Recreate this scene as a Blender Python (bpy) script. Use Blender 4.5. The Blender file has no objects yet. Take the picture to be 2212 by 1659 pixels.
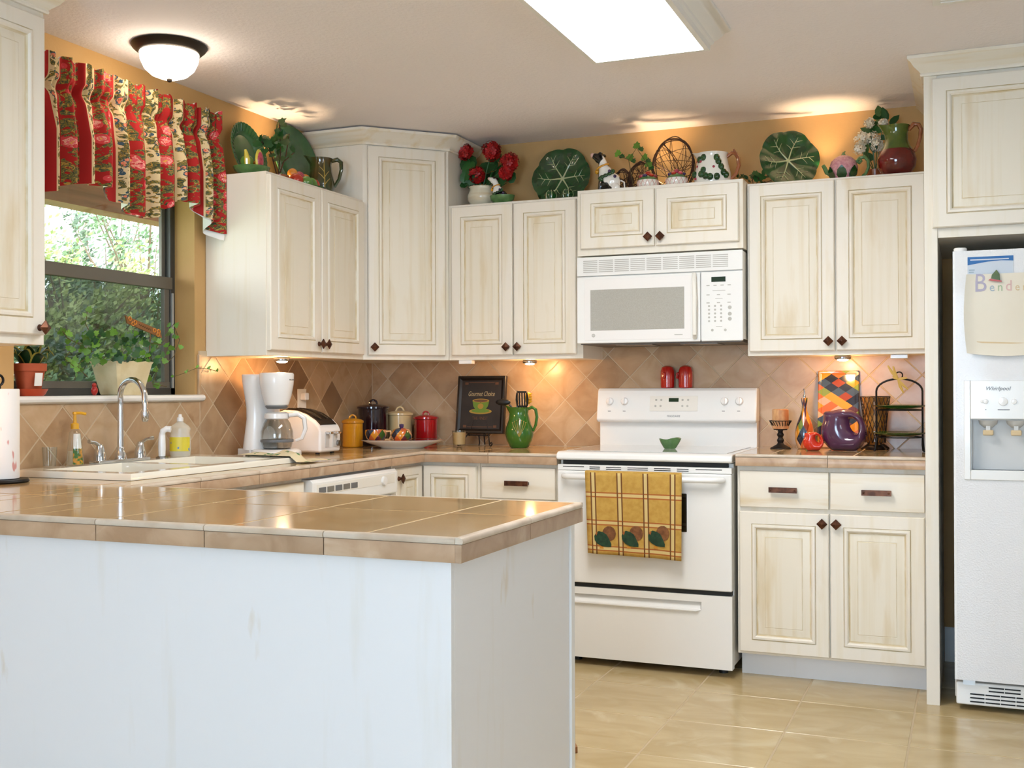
import bpy, bmesh, math, random
from mathutils import Vector, Matrix, Euler
random.seed(7)
PI = math.pi
sc = bpy.context.scene
COL = sc.collection

# ------------------------------------------------------------------ camera
CAM = Vector((2.97766, -5.22890, 1.19588))
YAW, PITCH, ROLL, FPX = math.radians(22.42936), math.radians(0.26365), math.radians(-0.19096), 2399.22
_fw = Vector((-math.sin(YAW)*math.cos(PITCH), math.cos(YAW)*math.cos(PITCH), math.sin(PITCH)))
_r = Vector((math.cos(YAW), math.sin(YAW), 0)); _u = _r.cross(_fw)
RT = _r*math.cos(ROLL) + _u*math.sin(ROLL); UP = -_r*math.sin(ROLL) + _u*math.cos(ROLL); FW = _fw
cd = bpy.data.cameras.new('camera'); cam = bpy.data.objects.new('camera', cd); COL.objects.link(cam)
cd.sensor_fit = 'HORIZONTAL'; cd.sensor_width = 36.0; cd.lens = FPX/2212*36.0; cd.clip_start = .05; cd.clip_end = 200
m = Matrix((RT, UP, -FW)).transposed().to_4x4(); m.translation = CAM; cam.matrix_world = m
sc.camera = cam
def at(px, py, ax, v):
    """photo pixel -> point on the plane axis=v"""
    d = FW + RT*((px-1106)/FPX) - UP*((py-829.5)/FPX)
    i = 'XYZ'.index(ax); return CAM + d*((v-CAM[i])/d[i])

# ------------------------------------------------------------------ colour management, world, big lights
vs = sc.view_settings
vs.view_transform = 'Standard'; vs.look = 'None'; vs.gamma = 1.0; vs.exposure = 1.5; vs.use_curve_mapping = False
def lin(h):
    h = h.lstrip('#'); o = []
    for i in (0, 2, 4):
        c = int(h[i:i+2], 16)/255; o.append(c/12.92 if c <= .04045 else ((c+.055)/1.055)**2.4)
    return (o[0], o[1], o[2], 1)
w = bpy.data.worlds.new('overcast_sky'); sc.world = w; w.use_nodes = True
bg = w.node_tree.nodes['Background']; bg.inputs[0].default_value = (.90, .94, 1, 1); bg.inputs[1].default_value = 3.2
L_FLUO, L_DOME, L_UP, L_PUCK, L_WIN, L_SIDE = 9.0, 6.0, 2.5, 1.0, 34.0, 3.0
def light(name, kind, loc, power, color, **k):
    d = bpy.data.lights.new(name, kind); d.energy = power; d.color = color
    for a, b in k.items():
        if a != 'rot': setattr(d, a, b)
    o = bpy.data.objects.new(name, d); COL.objects.link(o); o.location = loc
    if 'rot' in k: o.rotation_euler = k['rot']
    return o
# daylight coming in through the glazing of the dining side, behind the camera
light('daylight_rear_window', 'AREA', (2.3, -7.93, 1.40), L_WIN, (.36, .66, 1.0), shape='RECTANGLE', size=1.6, size_y=1.4, rot=(PI/2, 0, 0))
light('daylight_side_window', 'AREA', (5.13, -4.6, 1.4), L_SIDE, (.48, .72, 1.0), shape='RECTANGLE', size=.9, size_y=1.1, rot=(PI/2, 0, PI/2))

# ------------------------------------------------------------------ materials
MATS = {}
def new_mat(name):
    m = bpy.data.materials.new(name); m.use_nodes = True; nt = m.node_tree
    b = nt.nodes['Principled BSDF']; MATS[name] = m
    return m, nt, b
def nd(nt, t, **k):
    n = nt.nodes.new(t)
    for a, v in k.items(): setattr(n, a, v)
    return n
def ramp(nt, stops, interp='LINEAR'):
    r = nd(nt, 'ShaderNodeValToRGB'); cr = r.color_ramp; cr.interpolation = interp
    while len(cr.elements) < len(stops): cr.elements.new(.5)
    for e, (p, c) in zip(cr.elements, stops): e.position = p; e.color = c
    return r
def mixc(nt, fac, a, b, mode='MIX'):
    n = nd(nt, 'ShaderNodeMix', data_type='RGBA', blend_type=mode)
    for s, v in ((n.inputs[0], fac), (n.inputs[6], a), (n.inputs[7], b)):
        if hasattr(v, 'links'): nt.links.new(v, s)
        else: s.default_value = v
    return n.outputs[2]
def math_(nt, op, a, b=0.0):
    n = nd(nt, 'ShaderNodeMath', operation=op)
    for s, v in ((n.inputs[0], a), (n.inputs[1], b)):
        if hasattr(v, 'links'): nt.links.new(v, s)
        else: s.default_value = v
    return n.outputs[0]
def M(name, col, rough=.5, metal=0, col2=None, ns=(5, 5, 5), lo=.4, hi=.65, detail=6, bump=0, bs=60, coat=0, emit=None, es=0, rnd=0, spec=.5, warp=0, col3=None, ns3=(20, 20, 20), lo3=.62, hi3=.72):
    m, nt, b = new_mat(name); L = nt.links.new
    b.inputs['Roughness'].default_value = rough; b.inputs['Metallic'].default_value = metal
    b.inputs['Specular IOR Level'].default_value = spec
    if coat: b.inputs['Coat Weight'].default_value = coat; b.inputs['Coat Roughness'].default_value = .06
    c = lin(col); src = c
    tc = nd(nt, 'ShaderNodeTexCoord'); oi = nd(nt, 'ShaderNodeObjectInfo')
    def noise(scale, off):
        mp = nd(nt, 'ShaderNodeMapping'); mp.inputs['Scale'].default_value = scale
        L(tc.outputs['Object'], mp.inputs['Vector'])
        cm = nd(nt, 'ShaderNodeCombineXYZ')
        for i in range(3): L(math_(nt, 'MULTIPLY', oi.outputs['Random'], off+i*7.3), cm.inputs[i])
        L(cm.outputs[0], mp.inputs['Location'])
        n = nd(nt, 'ShaderNodeTexNoise'); n.inputs['Scale'].default_value = 1; n.inputs['Detail'].default_value = detail
        n.inputs['Distortion'].default_value = warp; L(mp.outputs[0], n.inputs['Vector'])
        return n
    if col2:
        r = ramp(nt, [(lo, (0, 0, 0, 1)), (hi, (1, 1, 1, 1))]); L(noise(ns, 31).outputs[0], r.inputs[0])
        src = mixc(nt, r.outputs[0], c, lin(col2))
    if col3:
        r = ramp(nt, [(lo3, (0, 0, 0, 1)), (hi3, (1, 1, 1, 1))]); L(noise(ns3, 57).outputs[0], r.inputs[0])
        src = mixc(nt, r.outputs[0], src, lin(col3))
    if rnd:
        h = nd(nt, 'ShaderNodeHueSaturation'); v = math_(nt, 'ADD', math_(nt, 'MULTIPLY', oi.outputs['Random'], rnd*2), 1-rnd)
        L(v, h.inputs['Value'])
        if hasattr(src, 'links'): L(src, h.inputs['Color'])
        else: h.inputs['Color'].default_value = src
        src = h.outputs[0]
    if hasattr(src, 'links'): L(src, b.inputs['Base Color'])
    else: b.inputs['Base Color'].default_value = src
    if bump:
        n = nd(nt, 'ShaderNodeTexNoise'); n.inputs['Scale'].default_value = bs; n.inputs['Detail'].default_value = 3; L(tc.outputs['Object'], n.inputs['Vector'])
        bp = nd(nt, 'ShaderNodeBump'); bp.inputs['Strength'].default_value = bump; bp.inputs['Distance'].default_value = .004
        L(n.outputs[0], bp.inputs['Height']); L(bp.outputs[0], b.inputs['Normal'])
    if emit: b.inputs['Emission Color'].default_value = lin(emit); b.inputs['Emission Strength'].default_value = es
    return m
def glass(name, col, fac=.12, rough=.03):
    m, nt, b = new_mat(name); nt.nodes.remove(b); L = nt.links.new
    t = nd(nt, 'ShaderNodeBsdfTransparent'); t.inputs[0].default_value = lin(col)
    g = nd(nt, 'ShaderNodeBsdfGlossy'); g.inputs['Roughness'].default_value = rough
    lw = nd(nt, 'ShaderNodeLayerWeight'); lw.inputs[0].default_value = .25
    f = math_(nt, 'ADD', math_(nt, 'MULTIPLY', lw.outputs['Facing'], fac*2.2), fac*.4)
    mx = nd(nt, 'ShaderNodeMixShader'); L(f, mx.inputs[0]); L(t.outputs[0], mx.inputs[1]); L(g.outputs[0], mx.inputs[2])
    L(mx.outputs[0], nt.nodes['Material Output'].inputs[0]); return m

M('cab', '#E9E0D0', .42, col2='#E0D3B6', ns=(26, 26, 1.6), lo=.53, hi=.85, detail=5, col3='#D2BA8A', ns3=(9, 9, 2.2), lo3=.62, hi3=.88, bump=.05, bs=30)
M('cab_panel', '#E6DCC8', .42, col2='#DACAA8', ns=(34, 34, 1.3), lo=.48, hi=.85, detail=6, col3='#CDB27C', ns3=(10, 10, 1.8), lo3=.57, hi3=.84, bump=.05, bs=30)
M('cab_h', '#EAE1D0', .42, col2='#D8C191', ns=(1.6, 26, 26), lo=.52, hi=.82, detail=5, col3='#CDB07A', ns3=(2.2, 9, 9), lo3=.60, hi3=.85)
M('cab_white', '#E6E4E2', .45, col2='#DDD6C8', ns=(14, 14, 1.6), lo=.60, hi=.9, detail=6, col3='#D0BC98', ns3=(16, 16, 4), lo3=.68, hi3=.86, bump=.05, bs=20)
M('glaze', '#D3BF96', .5, col2='#E4DAC4', ns=(14, 14, 14), lo=.4, hi=.7)
M('bronze', '#4A2E22', .38, .75, col2='#6E4632', ns=(40, 40, 40))
M('wall_paint', '#C69E66', .75, col2='#BE965E', ns=(3, 3, 3), bump=.12, bs=90)
M('wall_paint_neutral', '#DCDAD6', .75, bump=.12, bs=90)
M('ceiling_paint', '#F2ECEE', .9, bump=.5, bs=75)
M('trim_white', '#E9E7E2', .4)
M('grout', '#C8B496', .85)
M('grout_floor', '#C2AE8C', .85)
TR = dict(ns=(7, 7, 7), lo=.38, hi=.68, detail=9, warp=1.2, ns3=(3.5, 3.5, 3.5))
M('travertine', '#B89874', .28, col2='#A4825E', col3='#8E6840', lo3=.62, hi3=.78, rnd=.10, bump=.05, bs=40, **TR)
M('travertine_light', '#C4A886', .30, col2='#B2926C', col3='#98744C', lo3=.66, hi3=.82, rnd=.07, bump=.05, bs=40, **TR)
M('travertine_dark', '#8E6F50', .28, col2='#7C5E42', col3='#765636', lo3=.6, hi3=.8, rnd=.08, bump=.05, bs=40, **TR)
M('counter_tile', '#B59A70', .10, col2='#A2855A', col3='#8E6E46', lo3=.60, hi3=.80, rnd=.06, **TR)
M('edge_tile', '#C0A284', .32, col2='#AA8A6C', col3='#D2BCA2', lo3=.58, hi3=.75, rnd=.12, bump=.08, bs=60, ns=(9, 9, 9), lo=.35, hi=.66, detail=9, warp=1.2, ns3=(6, 6, 6))
M('nosing_tile', '#D2C2AE', .35, col2='#BFAA92', ns=(12, 12, 12), rnd=.05, bump=.15, bs=70)
M('floor_tile', '#C4AE82', .22, col2='#B59C6C', ns=(4, 9, 4), lo=.35, hi=.7, detail=8, warp=.8, col3='#CDBB95', ns3=(5, 5, 5), lo3=.55, hi3=.75, rnd=.04, bump=.04, bs=20)
M('appliance', '#EDEBE6', .22, coat=.3)
M('appliance_texture', '#E6E4E2', .25, bump=.55, bs=170, coat=.2)
M('appliance_grey', '#C9C7C2', .35)
M('bisque', '#E8E3D8', .25)
M('black_gap', '#0B0D0C', .6)
M('cooktop_glass', '#D9DAD6', .06, col2='#C9CBC8', ns=(60, 60, 60), coat=.5)
M('mw_window', '#A9A69C', .15, col2='#B1AEA4', ns=(300, 300, 300), coat=.3)
M('mw_under', '#5E5750', .4, .4)
M('lcd', '#0A0F08', .2, emit='#3BA03B', es=.02)
M('print_grey', '#6A6A6A', .5)
M('print_light', '#B6B2A8', .5)
M('chrome', '#D6D8DA', .07, 1)
M('steel', '#9A9A9A', .25, 1)
M('porcelain', '#EDE6D4', .14, coat=.5)
M('white_plastic', '#EDE9E4', .25, coat=.2)
M('black_plastic', '#101010', .4)
M('black_metal', '#171412', .45, .5)
M('wire_brown', '#2E231A', .5, .4)
M('window_frame', '#6F6A60', .4, .3)
M('window_frame_dark', '#4A4A48', .4, .4)
M('window_frame_light', '#C9CCCC', .3, .4)
M('beam_wood', '#8A6048', .7, col2='#70503A', ns=(2, 2, 30))
M('oil_bronze', '#2C231B', .4, .6)
m, nt, b = new_mat('dome_glass'); b.inputs['Base Color'].default_value = (1, .95, .85, 1); b.inputs['Emission Color'].default_value = (1, .86, .66, 1); b.inputs['Emission Strength'].default_value = L_DOME
m, nt, b = new_mat('fluorescent'); b.inputs['Base Color'].default_value = (1, 1, 1, 1); b.inputs['Emission Color'].default_value = (.97, .985, 1, 1); b.inputs['Emission Strength'].default_value = L_FLUO
m, nt, b = new_mat('halogen_lens'); b.inputs['Emission Color'].default_value = (1, .8, .5, 1); b.inputs['Emission Strength'].default_value = 14
glass('pane', '#F4F8F6', .05)
glass('insect_screen', '#A6A9A8', .02)
glass('clear_glass', '#F8FAF8', .15)
glass('carafe_glass', '#DADAD6', .2)
def frosted(name, col, op):
    m, nt, b = new_mat(name); t = nd(nt, 'ShaderNodeBsdfTransparent'); mx = nd(nt, 'ShaderNodeMixShader'); mx.inputs[0].default_value = op
    b.inputs['Base Color'].default_value = lin(col); b.inputs['Roughness'].default_value = .2
    nt.links.new(t.outputs[0], mx.inputs[1]); nt.links.new(b.outputs[0], mx.inputs[2]); nt.links.new(mx.outputs[0], nt.nodes['Material Output'].inputs[0])
frosted('soap_glass', '#E8DFC6', .35); frosted('dish_soap', '#F0EBDA', .38)
CER = dict(coat=.6)
M('cabbage_green', '#1A4A1E', .14, col2='#133816', ns=(18, 18, 18), coat=.6)
M('cabbage_vein', '#B9BE8E', .25, coat=.4)
M('sage_green', '#3E6A3E', .25, col2='#325A34', ns=(9, 9, 9), coat=.4)
M('olive_green', '#33401C', .12, col2='#4A3A1C', ns=(10, 10, 10), coat=.6)
M('leaf_dark', '#1E4A1E', .45, col2='#2C5E26', ns=(30, 30, 30), rnd=.25)
M('leaf_ivy', '#6E9A34', .45, col2='#4E7E28', ns=(40, 40, 40), rnd=.35)
M('leaf_snake', '#14301A', .4, col2='#1E4424', ns=(10, 60, 10))
M('leaf_snake_edge', '#9A8E3C', .4)
M('stem', '#5A4A22', .6)
M('petal_red', '#B40C0E', .5, col2='#8A080C', ns=(60, 60, 60))
M('petal_white', '#EFE9D8', .5, col2='#E6D8B8', ns=(40, 40, 40))
M('terracotta', '#B4532E', .7, col2='#A2451F', ns=(12, 12, 12))
M('terracotta_pl', '#B8421C', .35)
M('stoneware', '#D5CDB4', .25, col2='#B89A66', ns=(2, 2, 22), lo=.5, hi=.7, coat=.4)
M('cream_pot', '#E3D6B0', .5, col2='#D6C597', ns=(14, 14, 14), bump=.3, bs=50)
M('yellow_glaze', '#D79A22', .15, col2='#C98A18', ns=(4, 4, 12), **CER)
M('purple_dark', '#2A141C', .12, col2='#1C0D14', ns=(4, 4, 12), **CER)
M('cream_glaze', '#CDB585', .2, **CER)
M('red_glaze', '#A8121A', .13, col2='#8E0C14', ns=(4, 4, 12), **CER)
M('red_orange', '#D6311A', .15, **CER)
M('shaker_red', '#B41F16', .15, **CER)
M('plum_glaze', '#5A3350', .16, col2='#4E2A48', ns=(6, 6, 6), **CER)
M('pitcher_green', '#2F6A22', .13, col2='#3E6A1C', ns=(8, 8, 8), lo=.35, hi=.7, **CER)
M('gold_line', '#B59A4A', .35, .3)
M('white_glaze', '#EDE8DC', .12, **CER)
M('cow_coat', '#EEE9DF', .15, col2='#0C0C0C', ns=(14, 14, 14), lo=.50, hi=.52, detail=1, **CER)
M('black_glaze', '#0C0C0C', .12, **CER)
M('pink_skin', '#E0B4A6', .25, **CER)
M('pink_knobbly', '#D8A0A2', .3, col2='#C07C84', ns=(90, 90, 90), bump=.6, bs=120)
M('green_knobbly', '#567E46', .25, col2='#3C6634', ns=(20, 20, 20), **CER)
M('garnet', '#4E0A0C', .08, col2='#701410', ns=(12, 12, 12), bump=.2, bs=60, **CER)
M('olive_glaze', '#566420', .12, col2='#3C561C', ns=(14, 14, 14), **CER)
M('brown_glaze', '#8A4A26', .2, col2='#A8623A', ns=(20, 20, 20), **CER)
M('vine', '#3A2416', .8, col2='#54351F', ns=(60, 60, 60))
M('fruit_red', '#B8321E', .2, **CER); M('fruit_orange', '#D8862A', .2, **CER); M('fruit_yellow', '#C8B440', .2, **CER); M('fruit_pink', '#C24458', .3, col2='#8E2436', ns=(60, 60, 60), **CER); M('fruit_purple', '#3A2858', .2, **CER); M('fruit_green', '#5E8A3A', .2, **CER)
M('frame_black', '#0D0A09', .35, col2='#1A120E', ns=(30, 30, 30))
M('print_black', '#1C1613', .6, col2='#241C17', ns=(20, 20, 20))
M('lettering_cream', '#A8946C', .6); M('print_brown', '#5E3A22', .6); M('print_green', '#5C7A22', .6); M('print_gold', '#9A7A2A', .6)
M('candle_wax', '#D2AE7A', .4); M('candle_mottled', '#B87448', .5, col2='#E0AE78', ns=(30, 30, 12))
M('iron', '#1C1512', .55, .4)
M('amber_glass', '#B57A34', .15, col2='#8E5A22', ns=(20, 20, 20), spec=.8)
M('raffia', '#C9A24C', .6)
M('plate_green', '#2C5A1E', .15, col2='#1E4416', ns=(14, 14, 14), **CER)
M('towel_yellow', '#C49C4A', .9, col2='#B88E3E', ns=(40, 40, 40), bump=.3, bs=400)
M('plaid_brown', '#6E4420', .9); M('plaid_cream', '#D2B87A', .9); M('plaid_red', '#A8602A', .9)
M('turkey_green', '#24432C', .9, col2='#1A3424', ns=(60, 60, 60)); M('turkey_tail', '#6E4426', .9, col2='#8A5A34', ns=(60, 60, 60)); M('turkey_foot', '#C8862A', .9)
M('yellow_plastic', '#E2A826', .35)
M('paper_white', '#ECE8E0', .8); M('paper_cream', '#E6DECC', .8, col2='#E2D8C4', ns=(3, 3, 3)); M('paper_blue', '#2E6AA8', .6); M('paper_pale', '#C9D2DC', .7)
M('crayon_purple', '#B0AABC', .9); M('crayon_blue', '#A2B4C0', .9); M('crayon_green', '#A9BC98', .9); M('crayon_red', '#D8B4AE', .9); M('crayon_tan', '#D6BE96', .9)
M('cloth_cream', '#D9C7A0', .9, col2='#4E7A4A', ns=(26, 26, 26), lo=.55, hi=.59); M('cloth_white', '#E6E2DC', .9)
M('roll_paper', '#EFE9E2', .9, col2='#D89A90', ns=(44, 44, 16), lo=.64, hi=.68, detail=1)
M('soap_label', '#D9C42E', .4, col2='#3E7AB8', ns=(40, 40, 40), lo=.6, hi=.64)
M('fruit_label', '#C88A1E', .5, col2='#3E6A22', ns=(70, 70, 70), lo=.45, hi=.55)
M('sign_wood', '#8A5A2C', .6); M('bird_red', '#A81E16', .3)
M('bark', '#6A5A48', .9); M('foliage_yellow', '#B0B878', .8, rnd=.2, col2='#94A870', ns=(3, 3, 3)); M('foliage_green', '#7E9670', .8, rnd=.2, col2='#648060', ns=(3, 3, 3)); M('foliage_dark', '#6E7E6C', .8, rnd=.2, col2='#5A6A5C', ns=(3, 3, 3)); M('grass', '#5E7A3E', .9, col2='#7A8A4A', ns=(2, 2, 2))
M('outlet', '#EDE8DE', .35)

def harlequin(name, radial, su, sv, off=0.0):
    m, nt, b = new_mat(name); L = nt.links.new
    tc = nd(nt, 'ShaderNodeTexCoord'); sp = nd(nt, 'ShaderNodeSeparateXYZ'); L(tc.outputs['Object'], sp.inputs[0])
    if radial: u = math_(nt, 'MULTIPLY', math_(nt, 'ARCTAN2', sp.outputs[0], math_(nt, 'MULTIPLY', sp.outputs[1], -1)), su)
    else: u = math_(nt, 'MULTIPLY', sp.outputs[0], su)
    v = math_(nt, 'ADD', math_(nt, 'MULTIPLY', sp.outputs[2], sv), off)
    a = math_(nt, 'FLOOR', math_(nt, 'ADD', u, v)); c = math_(nt, 'FLOOR', math_(nt, 'SUBTRACT', u, v))
    cb = nd(nt, 'ShaderNodeCombineXYZ'); L(a, cb.inputs[0]); L(c, cb.inputs[1])
    wn = nd(nt, 'ShaderNodeTexWhiteNoise'); L(cb.outputs[0], wn.inputs['Vector'])
    cols = ['#D98E2A', '#2E5A22', '#C8622E', '#1E2234', '#E0A878', '#5A2A34', '#7A8A3A', '#D8A088', '#8E3A1E', '#3A4A5E']
    r = ramp(nt, [(i/len(cols), lin(x)) for i, x in enumerate(cols)], 'CONSTANT'); L(wn.outputs['Value'], r.inputs[0])
    L(r.outputs[0], b.inputs['Base Color']); b.inputs['Roughness'].default_value = .14; b.inputs['Coat Weight'].default_value = .6; return m
harlequin('harlequin_flat', False, 16, 24, .4); harlequin('harlequin_round', True, 1.28, 16, .3); harlequin('harlequin_cup', True, 1.28, 22, .2); harlequin('harlequin_plate', False, 14, 14)

# striped floral valance cloth: u runs along the unfolded cloth (metres), v is height (metres)
m, nt, b = new_mat('valance_cloth'); L = nt.links.new
uv = nd(nt, 'ShaderNodeUVMap'); uv.uv_map = 'UVMap'; sp = nd(nt, 'ShaderNodeSeparateXYZ'); L(uv.outputs[0], sp.inputs[0])
st = math_(nt, 'FRACT', math_(nt, 'MULTIPLY', sp.outputs[0], 1/.205))
isred = math_(nt, 'LESS_THAN', st, .66)
base = mixc(nt, isred, lin('#CDB78C'), lin('#9E0E0C'))
def vor(scale, rnd=1.0):
    v = nd(nt, 'ShaderNodeTexVoronoi'); v.inputs['Scale'].default_value = scale; v.inputs['Randomness'].default_value = rnd; L(uv.outputs[0], v.inputs['Vector']); return v
mid = math_(nt, 'LESS_THAN', math_(nt, 'ABSOLUTE', math_(nt, 'SUBTRACT', st, .30)), .26)
mid2 = math_(nt, 'LESS_THAN', math_(nt, 'ABSOLUTE', math_(nt, 'SUBTRACT', st, .83)), .15)
anywhere = math_(nt, 'MAXIMUM', mid, mid2)
n1 = nd(nt, 'ShaderNodeTexNoise'); n1.inputs['Scale'].default_value = 32; n1.inputs['Detail'].default_value = 3; n1.inputs['Distortion'].default_value = 1.5; L(uv.outputs[0], n1.inputs['Vector'])
n2 = nd(nt, 'ShaderNodeTexNoise'); n2.inputs['Scale'].default_value = 55; n2.inputs['Detail'].default_value = 3; n2.inputs['Distortion'].default_value = 2; L(uv.outputs[0], n2.inputs['Vector'])
leafm = math_(nt, 'MULTIPLY', math_(nt, 'GREATER_THAN', n1.outputs[0], .50), anywhere)
leafc = ramp(nt, [(0, lin('#2E3A2A')), (.40, lin('#7A6A24')), (.48, lin('#3E4A34')), (.56, lin('#A8863A')), (.66, lin('#5A3A24'))], 'CONSTANT'); L(n2.outputs[0], leafc.inputs[0])
c1 = mixc(nt, leafm, base, leafc.outputs[0])
v1 = vor(15); fl = math_(nt, 'MULTIPLY', math_(nt, 'LESS_THAN', v1.outputs['Distance'], .32), math_(nt, 'MULTIPLY', mid, math_(nt, 'GREATER_THAN', n1.outputs[0], .36)))
flc = ramp(nt, [(0, lin('#D8A04A')), (.08, lin('#D8606A')), (.16, lin('#E0A08E')), (.22, lin('#C83A40'))], 'CONSTANT'); L(math_(nt, 'ADD', v1.outputs['Distance'], math_(nt, 'MULTIPLY', math_(nt, 'SUBTRACT', n2.outputs[0], .5), .5)), flc.inputs[0])
c2 = mixc(nt, fl, c1, flc.outputs[0])
v2 = vor(30); f2 = math_(nt, 'MULTIPLY', math_(nt, 'LESS_THAN', v2.outputs['Distance'], .34), math_(nt, 'MULTIPLY', mid2, math_(nt, 'GREATER_THAN', n2.outputs[0], .45)))
f2c = ramp(nt, [(0, lin('#C8403A')), (.12, lin('#D87A5A')), (.24, lin('#2E4A5A'))], 'CONSTANT'); L(v2.outputs['Distance'], f2c.inputs[0])
c3 = mixc(nt, f2, c2, f2c.outputs[0])
L(c3, b.inputs['Base Color']); b.inputs['Roughness'].default_value = .85

# ------------------------------------------------------------------ mesh helpers
class MB:
    def __init__(s): s.v = []; s.f = []; s.mi = []; s.uv = None
    def add(s, vs, fs, mi=0):
        o = len(s.v); s.v += [tuple(v) for v in vs]; s.f += [tuple(i+o for i in f) for f in fs]; s.mi += [mi]*len(fs); return s
    def box(s, x0, y0, z0, x1, y1, z1, mi=0):
        x0, x1 = min(x0, x1), max(x0, x1); y0, y1 = min(y0, y1), max(y0, y1); z0, z1 = min(z0, z1), max(z0, z1)
        return s.add([(x0,y0,z0),(x1,y0,z0),(x1,y1,z0),(x0,y1,z0),(x0,y0,z1),(x1,y0,z1),(x1,y1,z1),(x0,y1,z1)],
                     [(0,3,2,1),(4,5,6,7),(0,1,5,4),(1,2,6,5),(2,3,7,6),(3,0,4,7)], mi)
    def loops(s, loops, mis=None, cap0=False, cap1=False, closed=True, mi=0):
        n = len(loops[0]); vs = [p for l in loops for p in l]; o = len(s.v); s.v += [tuple(p) for p in vs]
        for k in range(len(loops)-1):
            for i in range(n if closed else n-1):
                j = (i+1) % n
                s.f.append((o+k*n+i, o+k*n+j, o+(k+1)*n+j, o+(k+1)*n+i)); s.mi.append(mis[k] if mis else mi)
        if cap0: s.f.append(tuple(o+i for i in reversed(range(n)))); s.mi.append(mis[0] if mis else mi)
        if cap1: s.f.append(tuple(o+(len(loops)-1)*n+i for i in range(n))); s.mi.append(mis[-1] if mis else mi)
        return s
    def lathe(s, prof, n=28, c=(0, 0, 0), mi=0, spout=None, sq=None, ax=(1, 1), lobes=None):
        ls = []
        for k, (r, z) in enumerate(prof):
            l = []
            for i in range(n):
                a = 2*PI*i/n; rr = r; zz = z
                if spout:
                    sa, amt, z0, z1 = spout
                    d = (a-sa+PI) % (2*PI)-PI
                    if z > z0: t = min(1, (z-z0)/(z1-z0)); g = math.exp(-(d/.42)**2)*t*t; rr += amt*g; zz += amt*.45*g
                if lobes: rr *= 1+lobes[1]*math.cos(lobes[0]*a)
                l.append((c[0]+rr*ax[0]*math.cos(a), c[1]+rr*ax[1]*math.sin(a), c[2]+zz))
            ls.append(l)
        return s.loops(ls, cap0=prof[0][0] > 1e-4, cap1=prof[-1][0] > 1e-4, mi=mi)
    def tube(s, pts, r, n=8, closed=False, mi=0, flat=1.0):
        P = [Vector(p) for p in pts]; ls = []; N = len(P); prev = None
        for i in range(N):
            a = P[(i-1) % N] if (closed or i > 0) else P[i]; b2 = P[(i+1) % N] if (closed or i < N-1) else P[i]
            t = (b2-a); t = t.normalized() if t.length > 1e-9 else Vector((0, 0, 1))
            if prev is None:
                u = t.cross(Vector((0, 0, 1)));
                if u.length < .05: u = t.cross(Vector((1, 0, 0)))
            else: u = prev - t*prev.dot(t)
            u.normalize(); prev = u; v = t.cross(u)
            rr = r[i] if isinstance(r, (list, tuple)) else r
            ls.append([tuple(P[i]+(u*math.cos(2*PI*k/n)*flat+v*math.sin(2*PI*k/n))*rr) for k in range(n)])
        if closed: ls.append(ls[0])
        return s.loops(ls, cap0=not closed, cap1=not closed, mi=mi)
    def sph(s, c, r, n=14, mi=0, m=8):
        if not isinstance(r, (tuple, list)): r = (r, r, r)
        ls = [[(c[0]+r[0]*math.sin(PI*k/m)*math.cos(2*PI*i/n), c[1]+r[1]*math.sin(PI*k/m)*math.sin(2*PI*i/n), c[2]-r[2]*math.cos(PI*k/m)) for i in range(n)] for k in range(1, m)]
        o = len(s.v); s.loops(ls, mi=mi); b0 = len(s.v); s.v += [(c[0], c[1], c[2]-r[2]), (c[0], c[1], c[2]+r[2])]
        for i in range(n):
            j = (i+1) % n; s.f += [(b0, o+j, o+i), (b0+1, o+(m-2)*n+i, o+(m-2)*n+j)]; s.mi += [mi, mi]
        return s
    def prism(s, poly, d0, d1, plane='xz', mi=0):
        f = {'xz': lambda a, b2, d: (a, d, b2), 'yz': lambda a, b2, d: (d, a, b2), 'xy': lambda a, b2, d: (a, b2, d)}[plane]
        return s.loops([[f(a, b2, d0) for a, b2 in poly], [f(a, b2, d1) for a, b2 in poly]], cap0=True, cap1=True, mi=mi)
    def mesh(s, name, mats, sharp=35):
        me = bpy.data.meshes.new(name); me.from_pydata(s.v, [], s.f)
        for x in (mats if isinstance(mats, (list, tuple)) else [mats]): me.materials.append(MATS[x])
        bm = bmesh.new(); bm.from_mesh(me)
        for f, k in zip(bm.faces, s.mi): f.material_index = k; f.smooth = True
        bmesh.ops.recalc_face_normals(bm, faces=bm.faces); bm.to_mesh(me); bm.free()
        me.set_sharp_from_angle(angle=math.radians(sharp)); return me
    def build(s, name, mats, parent=None, loc=(0, 0, 0), rot=(0, 0, 0), bevel=0, seg=2, sharp=35, remesh=0):
        return put(name, s.mesh(name, mats, sharp), parent, loc, rot, bevel, seg, remesh)
def put(name, me, parent=None, loc=(0, 0, 0), rot=(0, 0, 0), bevel=0, seg=2, remesh=0, scale=None):
    o = bpy.data.objects.new(name, me); COL.objects.link(o); o.parent = parent; o.location = loc; o.rotation_euler = rot
    if scale: o.scale = scale
    if remesh:
        r = o.modifiers.new('remesh', 'REMESH'); r.mode = 'VOXEL'; r.voxel_size = remesh; r.use_smooth_shade = True
        q = o.modifiers.new('smooth', 'SMOOTH'); q.iterations = 4
    if bevel:
        b = o.modifiers.new('bevel', 'BEVEL'); b.width = bevel; b.segments = seg; b.limit_method = 'ANGLE'; b.angle_limit = math.radians(40); b.harden_normals = True
    return o
def tag(o, label, cat, group=None, kind=None):
    o['label'] = label
    if kind: o['kind'] = kind
    if cat: o['category'] = cat
    if group: o['group'] = group
    return o
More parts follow.
